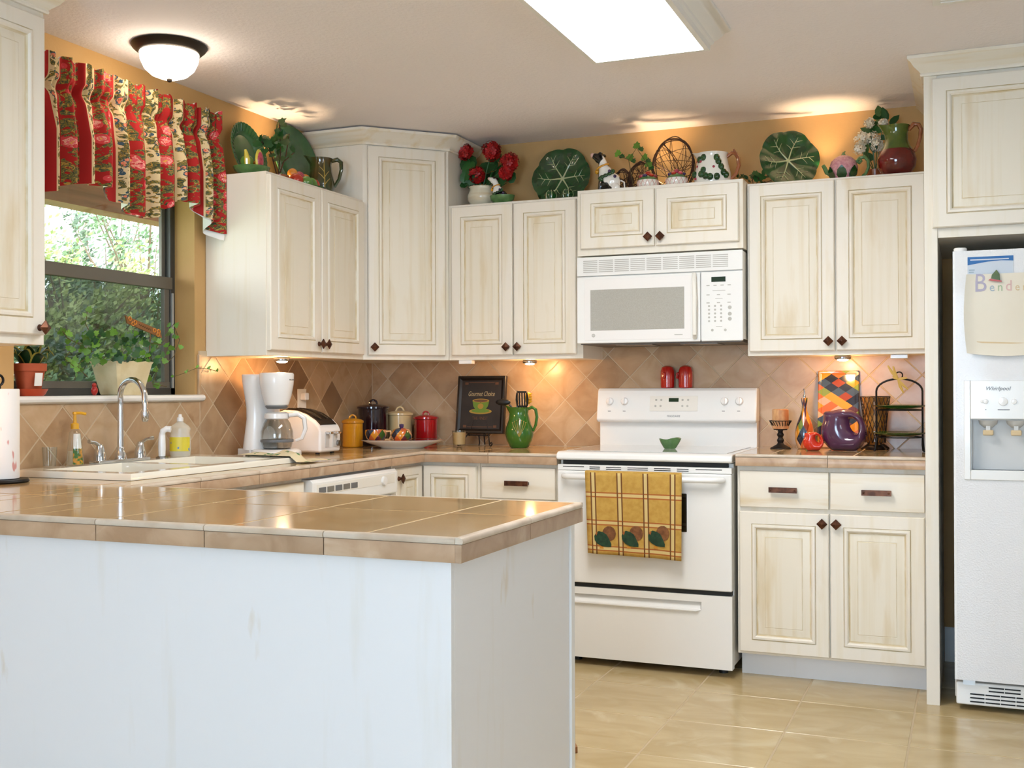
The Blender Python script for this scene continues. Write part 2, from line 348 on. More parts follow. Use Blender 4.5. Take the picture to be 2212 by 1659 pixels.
def T(name, label, cat, loc=(0, 0, 0), rz=0, group=None):
    o = bpy.data.objects.new(name, None); COL.objects.link(o); o.empty_display_size = .05
    o.location = loc; o.rotation_euler = (0, 0, rz); return tag(o, label, cat, group)
def S(name, mb, mats, label=None, **k):
    o = mb.build(name, mats, **k); o['kind'] = 'structure'
    if label: o['label'] = label
    return o
def copy_tree(o, parent=None):
    c = o.copy(); COL.objects.link(c); c.parent = parent
    for ch in list(o.children): copy_tree(ch, c)
    return c
def text(name, s, size, mat, parent, loc, rot=(PI/2, 0, 0), depth=.0004, sx=1.0, shear=0.0, align='CENTER'):
    cu = bpy.data.curves.new(name, 'FONT'); cu.body = s; cu.size = size; cu.extrude = depth; cu.align_x = align; cu.shear = shear; cu.resolution_u = 3
    t = bpy.data.objects.new(name, cu); COL.objects.link(t)
    me = bpy.data.meshes.new_from_object(t.evaluated_get(bpy.context.evaluated_depsgraph_get()))
    bpy.data.objects.remove(t); me.materials.clear(); me.materials.append(MATS[mat])
    return put(name, me, parent, loc, rot, scale=(sx, 1, 1))
def sweep(path, prof, closed=False):
    """profile [(out,z)] swept along an xy path; 'out' is to the right of the path direction, mitred corners"""
    n = len(path); ls = []
    for i, p in enumerate(path):
        p = Vector(p); a = Vector(path[i-1]) if (i > 0 or closed) else None; c = Vector(path[(i+1) % n]) if (i < n-1 or closed) else None
        def nr(q, w): d = (w-q).normalized(); return Vector((d.y, -d.x))
        if a is None: nn = nr(p, c)
        elif c is None: nn = nr(a, p)
        else:
            n1, n2 = nr(a, p), nr(p, c); nn = (n1+n2); nn = nn/ max(.2, nn.dot(n1))
        ls.append([(p.x+nn.x*o, p.y+nn.y*o, z) for o, z in prof])
    b = MB(); b.loops(ls+([ls[0]] if closed else []), cap0=not closed, cap1=not closed); return b
def clip_rect(poly, x0, x1, y0, y1):
    for ax, v, sgn in ((0, x0, 1), (0, x1, -1), (1, y0, 1), (1, y1, -1)):
        out = []
        for i in range(len(poly)):
            p, q = poly[i], poly[(i+1) % len(poly)]; ip = (p[ax]-v)*sgn >= -1e-9; iq = (q[ax]-v)*sgn >= -1e-9
            if ip: out.append(p)
            if ip != iq:
                t = (v-p[ax])/(q[ax]-p[ax]); out.append((p[0]+t*(q[0]-p[0]), p[1]+t*(q[1]-p[1])))
        poly = out
        if len(poly) < 3: return []
    return poly
def inset(poly, d):
    """move every edge of a convex ccw polygon inwards by d"""
    n = len(poly); A = sum(poly[i][0]*poly[(i+1) % n][1]-poly[(i+1) % n][0]*poly[i][1] for i in range(n))
    if A < 0: poly = poly[::-1]
    L2 = []
    for i in range(n):
        p, q = Vector(poly[i]), Vector(poly[(i+1) % n]); e = (q-p)
        if e.length < 1e-6: continue
        e.normalize(); L2.append((p+Vector((-e.y, e.x))*d, e))
    out = []
    for i in range(len(L2)):
        (p, e), (q, g) = L2[i-1], L2[i]; cr = e.x*g.y-e.y*g.x
        if abs(cr) < 1e-6: out.append(tuple(q)); continue
        t = ((q-p).x*g.y-(q-p).y*g.x)/cr; out.append(tuple(p+e*t))
    A2 = sum(out[i][0]*out[(i+1) % len(out)][1]-out[(i+1) % len(out)][0]*out[i][1] for i in range(len(out)))
    return out if A2 > 2e-4 else []
# ------------------------------------------------------------------ the room
RX, RY, RZ = 5.2, -8.0, 2.445
ZL, ZR = .910, .926          # worktop heights (left and peninsula run, right run)
ZB, ZU = 1.338, 2.097        # wall cabinets: underside and top
XR, WR = 1.307, .762         # range / microwave bay
XRC, XPN = 2.079, 2.818      # right cabinets: start, end
floor = S('floor', MB().box(-.15, RY-.15, -.12, RX+.15, .15, -.0012), 'grout_floor', 'beige square ceramic tile floor')
FT = .4085; fx0 = 1.965-FT*5; fy0 = -.885-FT*18
bm_ = MB(); g = .0022
def slab_tile(x0, y0, x1, y1, t=.008, ch=.0025):
    b = MB(); b.loops([[(x0,y0,0),(x1,y0,0),(x1,y1,0),(x0,y1,0)], [(x0,y0,t-ch),(x1,y0,t-ch),(x1,y1,t-ch),(x0,y1,t-ch)], [(x0+ch,y0+ch,t),(x1-ch,y0+ch,t),(x1-ch,y1-ch,t),(x0+ch,y1-ch,t)]], cap1=True); return b
tile_cache = {}
def rect_tile(name, mat, parent, x0, y0, x1, y1, z, t=.008, gap=.0022):
    w, h = round(x1-x0, 4), round(y1-y0, 4); k = (name, mat, w, h, t)
    if k not in tile_cache: tile_cache[k] = slab_tile(-w/2+gap, -h/2+gap, w/2-gap, h/2-gap, t).mesh(name, mat, 15)
    return put(name, tile_cache[k], parent, ((x0+x1)/2, (y0+y1)/2, z))
for i in range(14):
    for j in range(21):
        x0, x1 = max(0, fx0+i*FT), min(RX, fx0+(i+1)*FT); y0, y1 = max(RY, fy0+j*FT), min(0, fy0+(j+1)*FT)
        if x1-x0 > .03 and y1-y0 > .03: rect_tile('floor_tile', 'floor_tile', floor, x0, y0, x1, y1, -.008)
S('ceiling', MB().box(-.15, RY-.15, RZ, RX+.15, .15, RZ+.12), 'ceiling_paint', 'textured off white ceiling')
wall_back = S('wall_back', MB().box(-.15, 0, 0, RX+.15, .15, RZ), 'wall_paint', 'gold tan painted wall behind the range')
WY0, WY1, WZ0, WZ1 = -2.412, -1.468, 1.176, 2.16
b = MB(); b.box(-.15, RY, 0, 0, WY0, RZ).box(-.15, WY1, 0, 0, 0, RZ).box(-.15, WY0, 0, 0, WY1, WZ0-.012).box(-.15, WY0, WZ1, 0, WY1, RZ)
wall_left = S('wall_left', b, 'wall_paint', 'gold tan painted wall with the sink window')
b = MB(); b.box(RX, RY, 0, RX+.15, -5.1, RZ).box(RX, -4.1, 0, RX+.15, 0, RZ).box(RX, -5.1, 0, RX+.15, -4.1, .8).box(RX, -5.1, 2.1, RX+.15, -4.1, RZ)
S('wall_right', b, 'wall_paint_neutral')
b = MB(); b.box(-.15, RY-.15, 0, 1.45, RY, RZ).box(3.15, RY-.15, 0, RX+.15, RY, RZ).box(1.45, RY-.15, 0, 3.15, RY, .65).box(1.45, RY-.15, 2.15, 3.15, RY, RZ)
S('wall_front', b, 'wall_paint_neutral')
def sash_window(name, x0, x1, z0, z1, loc, rz, nx):
    r = bpy.data.objects.new(name, None); COL.objects.link(r); r.location = loc; r.rotation_euler = (0, 0, rz); r['kind'] = 'structure'
    fb = MB(); fb.box(x0, -.03, z0, x1, .03, z0+.05).box(x0, -.03, z1-.05, x1, .03, z1).box(x0, -.03, z0, x0+.05, .03, z1).box(x1-.05, -.03, z0, x1, .03, z1)
    fb.build('window_frame', 'trim_white', r)
    for k in range(1, nx): x = x0+(x1-x0)*k/nx; MB().box(x-.03, -.028, z0+.05, x+.03, .028, z1-.05).build('mullion', 'trim_white', r)
    zm = (z0+z1)/2; MB().box(x0+.05, -.02, zm-.022, x1-.05, .02, zm+.022).build('rail', 'trim_white', r)
    return r
sash_window('window_2', 1.45, 3.15, .65, 2.15, (0, RY+.02, 0), 0, 4)
sash_window('window_3', -5.1, -4.1, .8, 2.1, (RX-.02, 0, 0), PI/2, 2)
# sink window: dark metal single hung sash
win = bpy.data.objects.new('window_1', None); COL.objects.link(win); win.location = (-.12, 0, 0); win['kind'] = 'structure'; win['label'] = 'grey metal single hung window over the sink'
b = MB(); b.box(-.03, WY0, WZ0, .02, WY0+.03, WZ1).box(-.03, WY1-.03, WZ0, .02, WY1, WZ1).box(-.03, WY0, WZ1-.03, .02, WY1, WZ1).box(-.03, WY0, WZ0, .02, WY1, WZ0+.03)
b.build('window_frame', 'window_frame_dark', win, bevel=.003)
b = MB(); b.box(-.022, WY1-.052, 1.66, -.006, WY1-.03, WZ1-.03).box(-.022, WY0+.03, 1.66, -.006, WY0+.05, WZ1-.03).box(-.022, WY0+.03, WZ1-.06, -.006, WY1-.03, WZ1-.03)
us = b.build('upper_sash', 'window_frame', win, bevel=.002)
MB().box(-.016, WY0+.05, 1.66, -.012, WY1-.05, WZ1-.06).build('pane', 'pane', us)
b = MB(); b.box(-.004, WY0+.02, 1.615, .024, WY1-.02, 1.665).box(-.004, WY1-.062, WZ0+.02, .016, WY1-.03, 1.62).box(-.004, WY0+.03, WZ0+.02, .016, WY0+.06, 1.62).box(-.004, WY0+.03, WZ0+.02, .018, WY1-.03, WZ0+.055)
ls_ = b.build('lower_sash', 'window_frame', win, bevel=.003)
MB().box(.004, WY0+.06, WZ0+.055, .008, WY1-.06, 1.62).build('pane', 'pane', ls_)
MB().box(-.029, WY0+.03, WZ0+.03, -.0285, WY1-.03, 1.64).build('insect_screen', 'insect_screen', win)
MB().box(.019, WY1-.024, WZ0+.03, .026, WY1-.016, 1.60).build('jamb_track', 'window_frame_light', win)
b = sweep([(-.118, -2.62), (.012, -2.62), (.012, -1.432), (-.0, -1.432)], [(0, 1.152), (.012, 1.152), (.02, 1.158), (.022, 1.166), (.02, 1.176), (0, 1.178), (-.05, 1.178), (-.05, 1.152)])
b = MB(); pr = [(-.148, 1.150), (.018, 1.150), (.028, 1.156), (.03, 1.165), (.027, 1.174), (.018, 1.177), (-.148, 1.177)]
b = MB(); b.box(-.148, WY0, 1.164, 0, WY1, 1.177); b.prism([(x, z) for x, z in [(.0005, 1.150), (.018, 1.150), (.028, 1.156), (.031, 1.165), (.028, 1.174), (.018, 1.1775), (.0005, 1.1775)]], -2.62, -1.436, 'xz')
S('trim_1', b, 'trim_white', 'white rounded window sill above the sink', bevel=.001)
# baseboard in the refrigerator bay
bb = [(0, 0), (-.016, 0), (-.016, .085), (-.011, .095), (-.013, .11), (-.008, .12), (-.010, .135), (-.004, .148), (0, .148)]
S('baseboard_back', MB().prism([(y, z) for y, z in bb], 2.868, RX-.002, 'yz'), 'trim_white', 'white moulded baseboard behind the refrigerator')

# ---- diagonal travertine backsplash, every tile its own piece
def splash(parent, plane, v0, vz, h, regions, seed, dark=(), off=0.0):
    rnd = random.Random(seed)
    for i in range(-14, 30):
        for j in range(-6, 8):
            if (i+j) % 2 == 0: continue
            cu, cz = v0+i*h, vz+j*h
            mt = rnd.choice(['travertine', 'travertine', 'travertine_light', 'travertine_light'])
            if (i, j) in dark: mt = 'travertine_dark'
            for (u0, u1, z0, z1) in regions:
                p = clip_rect([(cu-h, cz), (cu, cz-h), (cu+h, cz), (cu, cz+h)], u0, u1, z0, z1)
                if len(p) < 3: continue
                p = inset(p, .0013)
                if len(p) < 3: continue
                q = inset(p, .002)
                if len(q) != len(p): q = p
                if plane == 'Y': c = lambda a, z, d: (a-cu, -d, z-cz); loc = (cu, 0, cz)
                else: c = lambda a, z, d: (d, a-cu, z-cz); loc = (0, cu, cz)
                b = MB(); b.loops([[c(a, z, .0005) for a, z in p], [c(a, z, .007) for a, z in p], [c(a, z, .009) for a, z in q]], cap1=True)
                b.build('backsplash_tile', mt, parent, loc, sharp=15)
# grout bed behind the tiles
MB().box(.0, -.0078, ZL-.02, XPN, .0005, 1.405).box(XR, -.0078, .80, XRC, .0005, ZL-.02).build('grout_bed', 'grout', wall_back)
MB().box(-.0005, -3.3, ZL-.02, .0078, 0, 1.15).box(-.0005, -1.446, 1.15, .0078, 0, 1.36).build('grout_bed', 'grout', wall_left)
splash(wall_back, 'Y', 1.109, 1.141, .1115, [(.011, XPN, ZL, 1.405), (XR, XRC, .80, ZL)], 3)
splash(wall_left, 'X', -1.358, 1.139, .1055, [(-3.3, -1.446, ZL, 1.150), (-1.446, -.001, ZL, ZB)], 5, dark=((1, 0), (5, 2), (6, 1), (9, 0)))
MB().box(.0, -1.455, 1.178, .012, -1.4395, 1.345).build('edge_trim_tile', 'travertine_light', wall_left, bevel=.003)

# ------------------------------------------------------------------ casework
def rect_loop(x0, z0, x1, z1, i, y): return [(x0+i, y, z0+i), (x1-i, y, z0+i), (x1-i, y, z1-i), (x0+i, y, z1-i)]
kb = MB()
k = .0195
kb.lathe([(.011, 0), (.009, .004), (.006, .010), (.006, .017), (.009, .019)], 12)
kb2 = MB()
kb2.v = [(x, -z, y) for x, y, z in kb.v]; kb2.f = kb.f; kb2.mi = kb.mi
kb2.loops([[(0, -.018, -k*.75), (k*.75, -.018, 0), (0, -.018, k*.75), (-k*.75, -.018, 0)], [(0, -.021, -k*1.12), (k*1.12, -.021, 0), (0, -.021, k*1.12), (-k*1.12, -.021, 0)], [(0, -.025, -k*1.12), (k*1.12, -.025, 0), (0, -.025, k*1.12), (-k*1.12, -.025, 0)], [(0, -.032, -k*.12), (k*.12, -.032, 0), (0, -.032, k*.12), (-k*.12, -.032, 0)]], cap0=True, cap1=True)
KNOB = kb2.mesh('knob', 'bronze', 20)
hb = MB(); hb.box(-.056, -.024, -.011, .056, -.019, .011).box(-.054, -.020, -.006, -.044, 0, .006).box(.044, -.020, -.006, .054, 0, .006)
hb.sph((-.047, -.025, 0), (.004, .002, .004), 8).sph((.047, -.025, 0), (.004, .002, .004), 8)
PULL = hb.mesh('handle', 'bronze', 20)
def door(parent, x0, z0, x1, z1, knob=None, t=.020, panel='cab_panel', fr=.050):
    Ls = [(0, 0), (0, -t+.004), (.004, -t), (fr, -t), (fr+.002, -t+.0035), (fr+.005, -t-.0035), (fr+.013, -t-.0045), (fr+.019, -t+.001), (fr+.021, -t+.007), (fr+.024, -t+.008)]
    mi = [0, 0, 0, 1, 0, 0, 0, 1, 1]
    b = MB(); b.loops([rect_loop(x0, z0, x1, z1, i, y) for i, y in Ls], mis=mi, cap0=True)
    d = b.build('door', ['cab', 'glaze'], parent, sharp=25)
    i0 = fr+.022; p = MB()
    p.loops([rect_loop(x0, z0, x1, z1, i, y) for i, y in ((i0, -t+.0075), (i0+.004, -t+.007), (i0+.030, -t+.0015), (i0+.032, -t+.0022), (i0+.034, -t+.0006))], mis=[1, 0, 0, 1], cap1=True)
    p.mi[-1] = 0
    p.build('panel', [panel, 'glaze'], d, sharp=20)
    if knob: put('knob', KNOB, d, (knob[0], -t, knob[1]))
    return d
def drawer(parent, x0, z0, x1, z1, t=.020):
    b = MB(); b.loops([rect_loop(x0, z0, x1, z1, i, y) for i, y in ((0, 0), (0, -t+.005), (.002, -t+.001), (.006, -t))], cap0=True, cap1=True)
    d = b.build('drawer', 'cab_h', parent, sharp=25)
    put('handle', PULL, d, ((x0+x1)/2, -t, (z0+z1)/2)); return d
CROWN = [(0, 0), (.010, 0), (.012, .006), (.010, .012), (.018, .020), (.034, .034), (.046, .052), (.050, .054), (.056, .060), (.056, .072), (0, .072)]
def crown(parent, path, z, mat='cab_h', **k): return sweep(path, [(o, z+h) for o, h in CROWN]).build('crown_moulding', mat, parent, sharp=30, **k)

# wall cabinet between the window and the corner
yA, yB = -1.398, -.612
c = T('wall_cabinet', 'cream glazed two-door wall cabinet between the window and the tall corner cabinet', 'cabinet', (.305, yA, ZB), PI/2)
wA = yB-yA
MB().box(0, 0, 0, wA, .303, ZU-ZB).build('body', 'cab', c, bevel=.0015)
door(c, .004, .022, wA/2-.002, ZU-ZB-.012, (wA/2-.024, .060)); door(c, wA/2+.002, .022, wA-.018, ZU-ZB-.012, (wA/2+.024, .060))
# tall diagonal corner cabinet
cz1 = 2.371-ZB
c = T('corner_cabinet', 'tall cream glazed diagonal corner cabinet with crown moulding and one door', 'cabinet', (.305, -.611, ZB), PI/4)
P5 = [(-.303, .001), (0, .001), (.305, .306), (.305, .609), (-.303, .609)]
MB().prism(P5, 0, cz1+.05, 'xy').build('body', 'cab', c, rot=(0, 0, -PI/4), bevel=.0015)
wD = .305*math.sqrt(2)
door(c, .022, .022, wD-.022, cz1-.012, (.046, .060))
crown(c, [(-.303, .001), (0, .001), (.305, .306), (.305, .609)], cz1-.006, rot=(0, 0, -PI/4))
# wall cabinet over the counter left of the range
c = T('wall_cabinet', 'cream glazed two-door wall cabinet above the green pitcher and framed picture', 'cabinet', (.612, -.305, ZB))
wC = XR-.613
MB().box(0, 0, 0, wC, .303, ZU-ZB).build('body', 'cab', c, bevel=.0015)
door(c, .022, .022, .343, ZU-ZB-.012, (.318, .060)); door(c, .351, .022, .665, ZU-ZB-.012, (.376, .060))
# cabinet over the microwave (a little proud of its neighbours)
c = T('wall_cabinet', 'short cream glazed two-door cabinet above the microwave oven', 'cabinet', (XR, -.385, 1.806))
MB().box(.001, 0, 0, WR-.001, .383, 2.108-1.806).build('body', 'cab', c, bevel=.0015)
door(c, .020, .030, .368, .286, (.344, .068)); door(c, .376, .030, WR-.018, .286, (.400, .068))
# right wall cabinet
c = T('wall_cabinet', 'cream glazed two-door wall cabinet between the microwave and the refrigerator surround', 'cabinet', (XRC-.008, -.305, ZB))
wE = XPN-XRC+.007
MB().box(0, 0, 0, wE, .303, ZU-ZB).build('body', 'cab', c, bevel=.0015)
door(c, .010, .018, .372, ZU-ZB-.010, (.348, .058)); door(c, .380, .018, .735, ZU-ZB-.010, (.404, .058))
# near wall cabinet over the peninsula
c = T('wall_cabinet', 'cream wall cabinet with crown moulding over the peninsula and paper towels', 'cabinet', (.308, -3.72, ZB), PI/2)
wF = 1.135
MB().box(0, 0, 0, wF, .306, 2.40-ZB).build('body', 'cab', c, bevel=.0015)
door(c, .012, .030, .560, 2.352-ZB, (.53, .07)); door(c, .568, .030, wF-.012, 2.352-ZB, (wF-.036, .052))
crown(c, [(0, .305), (0, 0), (wF, 0), (wF, .305)][::1], 2.372-ZB)
# refrigerator surround: end panels and the deep cabinet above
c = T('refrigerator_cabinet', 'cream cabinet and full-height end panels surrounding the refrigerator', 'cabinet', (XPN, -.752, 0))
MB().box(.001, 0, .0, .048, .750, 2.40).build('end_panel', 'cab', c, bevel=.0015); MB().box(1.0, 0, 0, 1.048, .750, 2.40).build('end_panel', 'cab', c, bevel=.0015)
MB().box(.048, 0.004, 1.760, 1.0, .750, 2.40).build('body', 'cab', c, bevel=.0015)
door(c, .030, 1.796, .522, 2.358, None); door(c, .530, 1.796, 1.020, 2.358, None)
crown(c, [(.001, .750), (.001, 0), (1.048, 0), (1.048, .750)], 2.372)

# base units
def base(name, label, loc, rz, w, h, d=.60, toe=.10, full=False):
    c = T(name, label, 'cabinet', loc, rz)
    MB().box(0, 0, toe, w, d, h).build('body', 'cab', c, bevel=.0015)
    MB().box(.002, .075, 0, w-.002, d, toe-.0005).build('toe_kick', 'cab_white', c)
    return c
FB = -.610
c = base('base_cabinet', 'cream glazed base cabinet with two drawers and two doors beside the refrigerator', (XRC+.003, FB, 0), 0, XPN-XRC-.004, ZR-.049)
w_ = XPN-XRC-.004
drawer(c, .012, .708, .368, .857); drawer(c, .374, .708, w_-.006, .857)
door(c, .010, .112, .368, .690, (.344, .652)); door(c, .374, .112, w_-.006, .690, (.398, .652))
c = base('base_cabinet', 'cream glazed base cabinet with a top drawer left of the range', (.915, FB, 0), 0, XR-.917, ZL-.049)
drawer(c, .013, .705, XR-.917-.022, .846); door(c, .013, .112, XR-.917-.022, .690, (.05, .65))
c = T('corner_base_cabinet', 'cream glazed inside corner base cabinet with two narrow doors', 'cabinet', (.61, -.61, 0))
MB().prism([(0, 0), (.304, 0), (.304, .608), (-.608, .608), (-.608, -.285), (0, -.285)], .10, ZL-.049, 'xy').build('body', 'cab', c)
MB().prism([(-.075, .075), (.302, .075), (.302, .606), (-.606, .606), (-.606, -.283), (-.075, -.283)], 0, .0995, 'xy').build('toe_kick', 'cab_white', c)
door(c, .022, .112, .292, .846, None, fr=.038)
d2 = door(c, .012, .112, .262, .846, (.032, .80), fr=.038); d2.rotation_euler = (0, 0, PI/2); d2.location = (0, -.285, 0)
c = base('sink_base_cabinet', 'cream glazed sink base cabinet beside the dishwasher', (.61, -2.545, 0), PI/2, .938, ZL-.049)
for ch in c.children:
    if ch.name.startswith('body'):
        old = ch.data; ch.data = MB().box(0, 0, .10, .938, .02, ZL-.049).box(0, .02, .10, .018, .60, ZL-.049).box(.920, .02, .10, .938, .60, ZL-.049).box(.018, .02, .10, .920, .60, .118).box(.018, .585, .118, .920, .60, ZL-.049).mesh('body', 'cab')
door(c, .012, .112, .462, .690, (.44, .65)); door(c, .476, .112, .926, .690, (.50, .65))
b = MB(); b.loops([rect_loop(.012, .705, .926, .846, i, y) for i, y in ((0, 0), (0, -.015), (.002, -.019), (.006, -.02))], cap0=True, cap1=True); b.build('false_drawer_front', 'cab_h', c)
# peninsula
c = T('peninsula_cabinet', 'off white distressed peninsula cabinet with plain panelled back under the tiled worktop', 'cabinet', (0, 0, 0))
MB().box(.612, -3.255, .0, 2.025, -2.56, ZL-.050).box(.002, -3.255, .0, .612, -2.56, ZL-.050).build('body', 'cab', c)
MB().box(.002, -3.272, 0, 2.040, -3.256, ZL-.050).build('back_panel', 'cab_white', c, bevel=.001)
MB().box(2.026, -3.256, 0, 2.040, -2.585, ZL-.050).build('end_panel', 'cab_white', c, bevel=.001)
MB().box(2.020, -2.584, 0, 2.046, -2.556, ZL-.050).build('corner_trim', 'trim_white', c, bevel=.003)

# ------------------------------------------------------------------ tiled worktops
def rects_minus(r, h):
    x0, y0, x1, y1 = r; a0, b0, a1, b1 = h
    if a0 >= x1 or a1 <= x0 or b0 >= y1 or b1 <= y0: return [r]
    out = []
    if b0 > y0: out.append((x0, y0, x1, b0))
    if b1 < y1: out.append((x0, b1, x1, y1))
    yy0, yy1 = max(y0, b0), min(y1, b1)
    if a0 > x0: out.append((x0, yy0, a0, yy1))
    if a1 < x1: out.append((a1, yy0, x1, yy1))
    return [q for q in out if q[2]-q[0] > .012 and q[3]-q[1] > .012]
SINK = (.075, -2.40, .475, -1.600)
def worktop(label, Z, slabs, xl, yl, path, hole=None, off0=0.0):
    c = T('worktop', label, 'worktop', (0, 0, Z))
    b = MB()
    for s in slabs:
        for (x0, y0, x1, y1) in (rects_minus(s, hole) if hole else [s]): b.box(x0, y0, -.046, x1, y1, -.0010)
    b.build('bed', 'grout', c)
    for s in slabs:
        xs = sorted({s[0], s[2]} | {x for x in xl if s[0]+.03 < x < s[2]-.03}); ys = sorted({s[1], s[3]} | {y for y in yl if s[1]+.03 < y < s[3]-.03})
        for i in range(len(xs)-1):
            for j in range(len(ys)-1):
                r = (xs[i], ys[j], xs[i+1], ys[j+1])
                for q in (rects_minus(r, hole) if hole else [r]): rect_tile('tile', 'counter_tile', c, *q, -.0095, .0095, .0018)
    for k in range(len(path)-1):
        p, q = Vector(path[k]), Vector(path[k+1]); L = (q-p).length; e = (q-p)/L; n = max(1, round(L/.315)); 
        for i in range(n):
            a, bq = p+e*(L*i/n+.0012), p+e*(L*(i+1)/n-.0012)
            if i == 0: a = p-e*(.0 if k == 0 else .011)
            ez = sweep([tuple(a), tuple(bq)], [(-.004, -.048), (.011, -.048), (.012, -.046), (.012, -.0145), (.011, -.013), (-.004, -.013)]); ez.build('edge_tile', 'edge_tile', c, sharp=40)
            if i % 2 == 0 or True:
                nz = sweep([tuple(a), tuple(bq)], [(-.004, -.0118), (.0135, -.0118), (.0152, -.008), (.0145, -.003), (.011, -.0002), (.004, .0006), (-.003, .0004)]); nz.build('nosing_tile', 'nosing_tile', c, sharp=50)
    return c
XE, YE, YPB = .640, -.640, -2.588
worktop('U-shaped tan travertine tile worktop around the sink and over the peninsula', ZL,
        [(.0095, -3.288, XE, YPB), (XE, -3.288, 2.063, YPB), (.0095, YPB, XE, YE), (.0095, YE, XE, -.0095), (XE, YE, XR-.006, -.0095)],
        [1.86-.33*i for i in range(6)]+[.975], [-2.905]+[-2.588+.33*i for i in range(1, 8)],
        [(.002, -3.288), (2.063, -3.288), (2.063, YPB), (XE, YPB), (XE, YE), (XR-.006, YE)], SINK)
worktop('short tan travertine tile worktop between the range and the refrigerator', ZR, [(XRC+.003, YE, XPN-.002, -.0095)],
        [2.216+.33*i for i in range(3)], [-.33], [(XRC+.003, YE), (XPN-.002, YE)])
# ------------------------------------------------------------------ range
r = T('range', 'white freestanding electric range with smooth top and black oven window', 'range', (XR-.004, 0, 0))
W = WR+.006
MB().box(.003, -.618, .045, W-.003, -.03, .884).build('body', 'appliance', r, bevel=.002)
for x in (.06, W-.06):
    for y in (-.56, -.10): MB().lathe([(.02, 0), (.02, .012), (.012, .014), (.012, .045)], 12, (x, y, 0)).build('foot', 'black_plastic', r)
ct = MB(); ct.prism([(-.672, .893), (-.668, .914), (-.655, .922), (-.63, .9235), (-.045, .9235), (-.045, .888), (-.664, .888)], 0, W, 'yz')
ct.build('cooktop', 'appliance', r, bevel=.006, seg=3)
MB().box(.03, -.615, .9238, W-.03, -.075, .9262).build('cooktop_glass', 'cooktop_glass', r, bevel=.001)
MB().box(.022, -.640, .868, W-.022, -.615, .8878).build('gap', 'black_gap', r)
vp = MB().box(.003, -.660, .842, W-.003, -.619, .867).build('vent_panel', 'appliance', r, bevel=.003)
for x0, x1 in ((.028, .125), (.15, .197), (.225, .292), (.32, .41), (.437, .508), (.535, .585), (.615, .725)):
    n = 1 if x1-x0 > .095 else 2
    sl = MB()
    for q in range(n): z = .8585-q*.008; sl.box(x0, -.6608, z-.0015, x1, -.659, z+.0015)
    sl.build('vent_slot', 'black_gap', vp)
dr = MB().box(.003, -.664, .357, W-.003, -.619, .841).build('oven_door', 'appliance', r, bevel=.006, seg=3)
wx1 = at(1484, 1110, 'Y', -.664).x-(XR-.004); wz0, wz1 = at(1484, 1150, 'Y', -.664).z, at(1484, 1066, 'Y', -.664).z
MB().box(W-wx1, -.6665, wz0, wx1, -.655, wz1).build('oven_window', 'black_glaze', dr, bevel=.004)
hd = MB(); hd.tube([(.035, -.668, .818), (.05, -.690, .818), (.07, -.700, .818), (W-.07, -.700, .818), (W-.05, -.690, .818), (W-.035, -.668, .818)], .0125, 12)
hd.build('handle', 'appliance', dr)
MB().box(.008, -.655, .339, W-.008, -.619, .3565).build('gap', 'black_gap', r)
sd = MB(); Z0, Z1 = .035, .338
x0, x1, a0, a1 = .003, W-.003, .05, W-.13
yf = -.662
# drawer front with a moulded finger recess
xs = [x0, a0, a1, x1]; zs = [Z0, .275, .309, Z1]
for i in range(3):
    for j in range(3):
        if i == 1 and j == 1: continue
        sd.add([(xs[i], yf, zs[j]), (xs[i+1], yf, zs[j]), (xs[i+1], yf, zs[j+1]), (xs[i], yf, zs[j+1])], [(0, 1, 2, 3)])
sd.loops([[(a0, yf, .275), (a1, yf, .275), (a1, yf, .309), (a0, yf, .309)], [(a0+.006, yf+.004, .279), (a1-.006, yf+.004, .279), (a1-.012, yf+.022, .305), (a0+.012, yf+.022, .305)]], cap1=True)
sd.loops([[(x0, yf, Z0), (x1, yf, Z0), (x1, yf, Z1), (x0, yf, Z1)], [(x0, -.619, Z0), (x1, -.619, Z0), (x1, -.619, Z1), (x0, -.619, Z1)]])
d_ = sd.build('storage_drawer', 'appliance', r)
MB().tube([(a0+.004, yf-.001, .276), (a0+.02, yf-.006, .273), (a1-.02, yf-.006, .273), (a1-.004, yf-.001, .276)], [.001, .006, .006, .001], 8).build('drawer_lip', 'appliance', d_)
MB().box(.004, -.062, .905, W-.004, -.012, 1.045).build('backguard_post', 'appliance', r, bevel=.004)
con = MB().prism([(-.012, 1.040), (-.092, 1.036), (-.106, 1.046), (-.080, 1.186), (-.066, 1.199), (-.012, 1.199)], 0, W, 'yz').build('control_console', 'appliance', r, bevel=.008, seg=3)
def on_console(px, py):
    p = at(px, py, 'Y', -.094); z = p.z; y = -.106+(z-1.046)/.14*.026; return p.x-(XR-.004), y-.0008, z
TILT = math.atan2(.026, .14)
for px, py in ((1317, 867), (1349, 867), (1565, 867), (1597, 867)):
    x, y, z = on_console(px, py); kb = MB(); kb.lathe([(.019, 0), (.018, .006), (.015, .012), (.010, .013)], 20); kb.box(-.003, -.016, .012, .003, .016, .024)
    kb.build('burner_knob', 'white_plastic', con, (x, y, z), (PI/2-TILT, 0, 0), bevel=.001)
x, y, z = on_console(1455, 872); pp = MB(); pp.box(-.115, -.036, 0, .115, .036, .0015)
pp.build('control_panel', 'bisque', con, (x, y, z), (PI/2-TILT, 0, 0), bevel=.001)
x, y, z = on_console(1455, 864); MB().box(-.0235, -.009, .0012, .0235, .009, .0024).build('clock_display', 'lcd', con, (x, y, z), (PI/2-TILT, 0, 0))
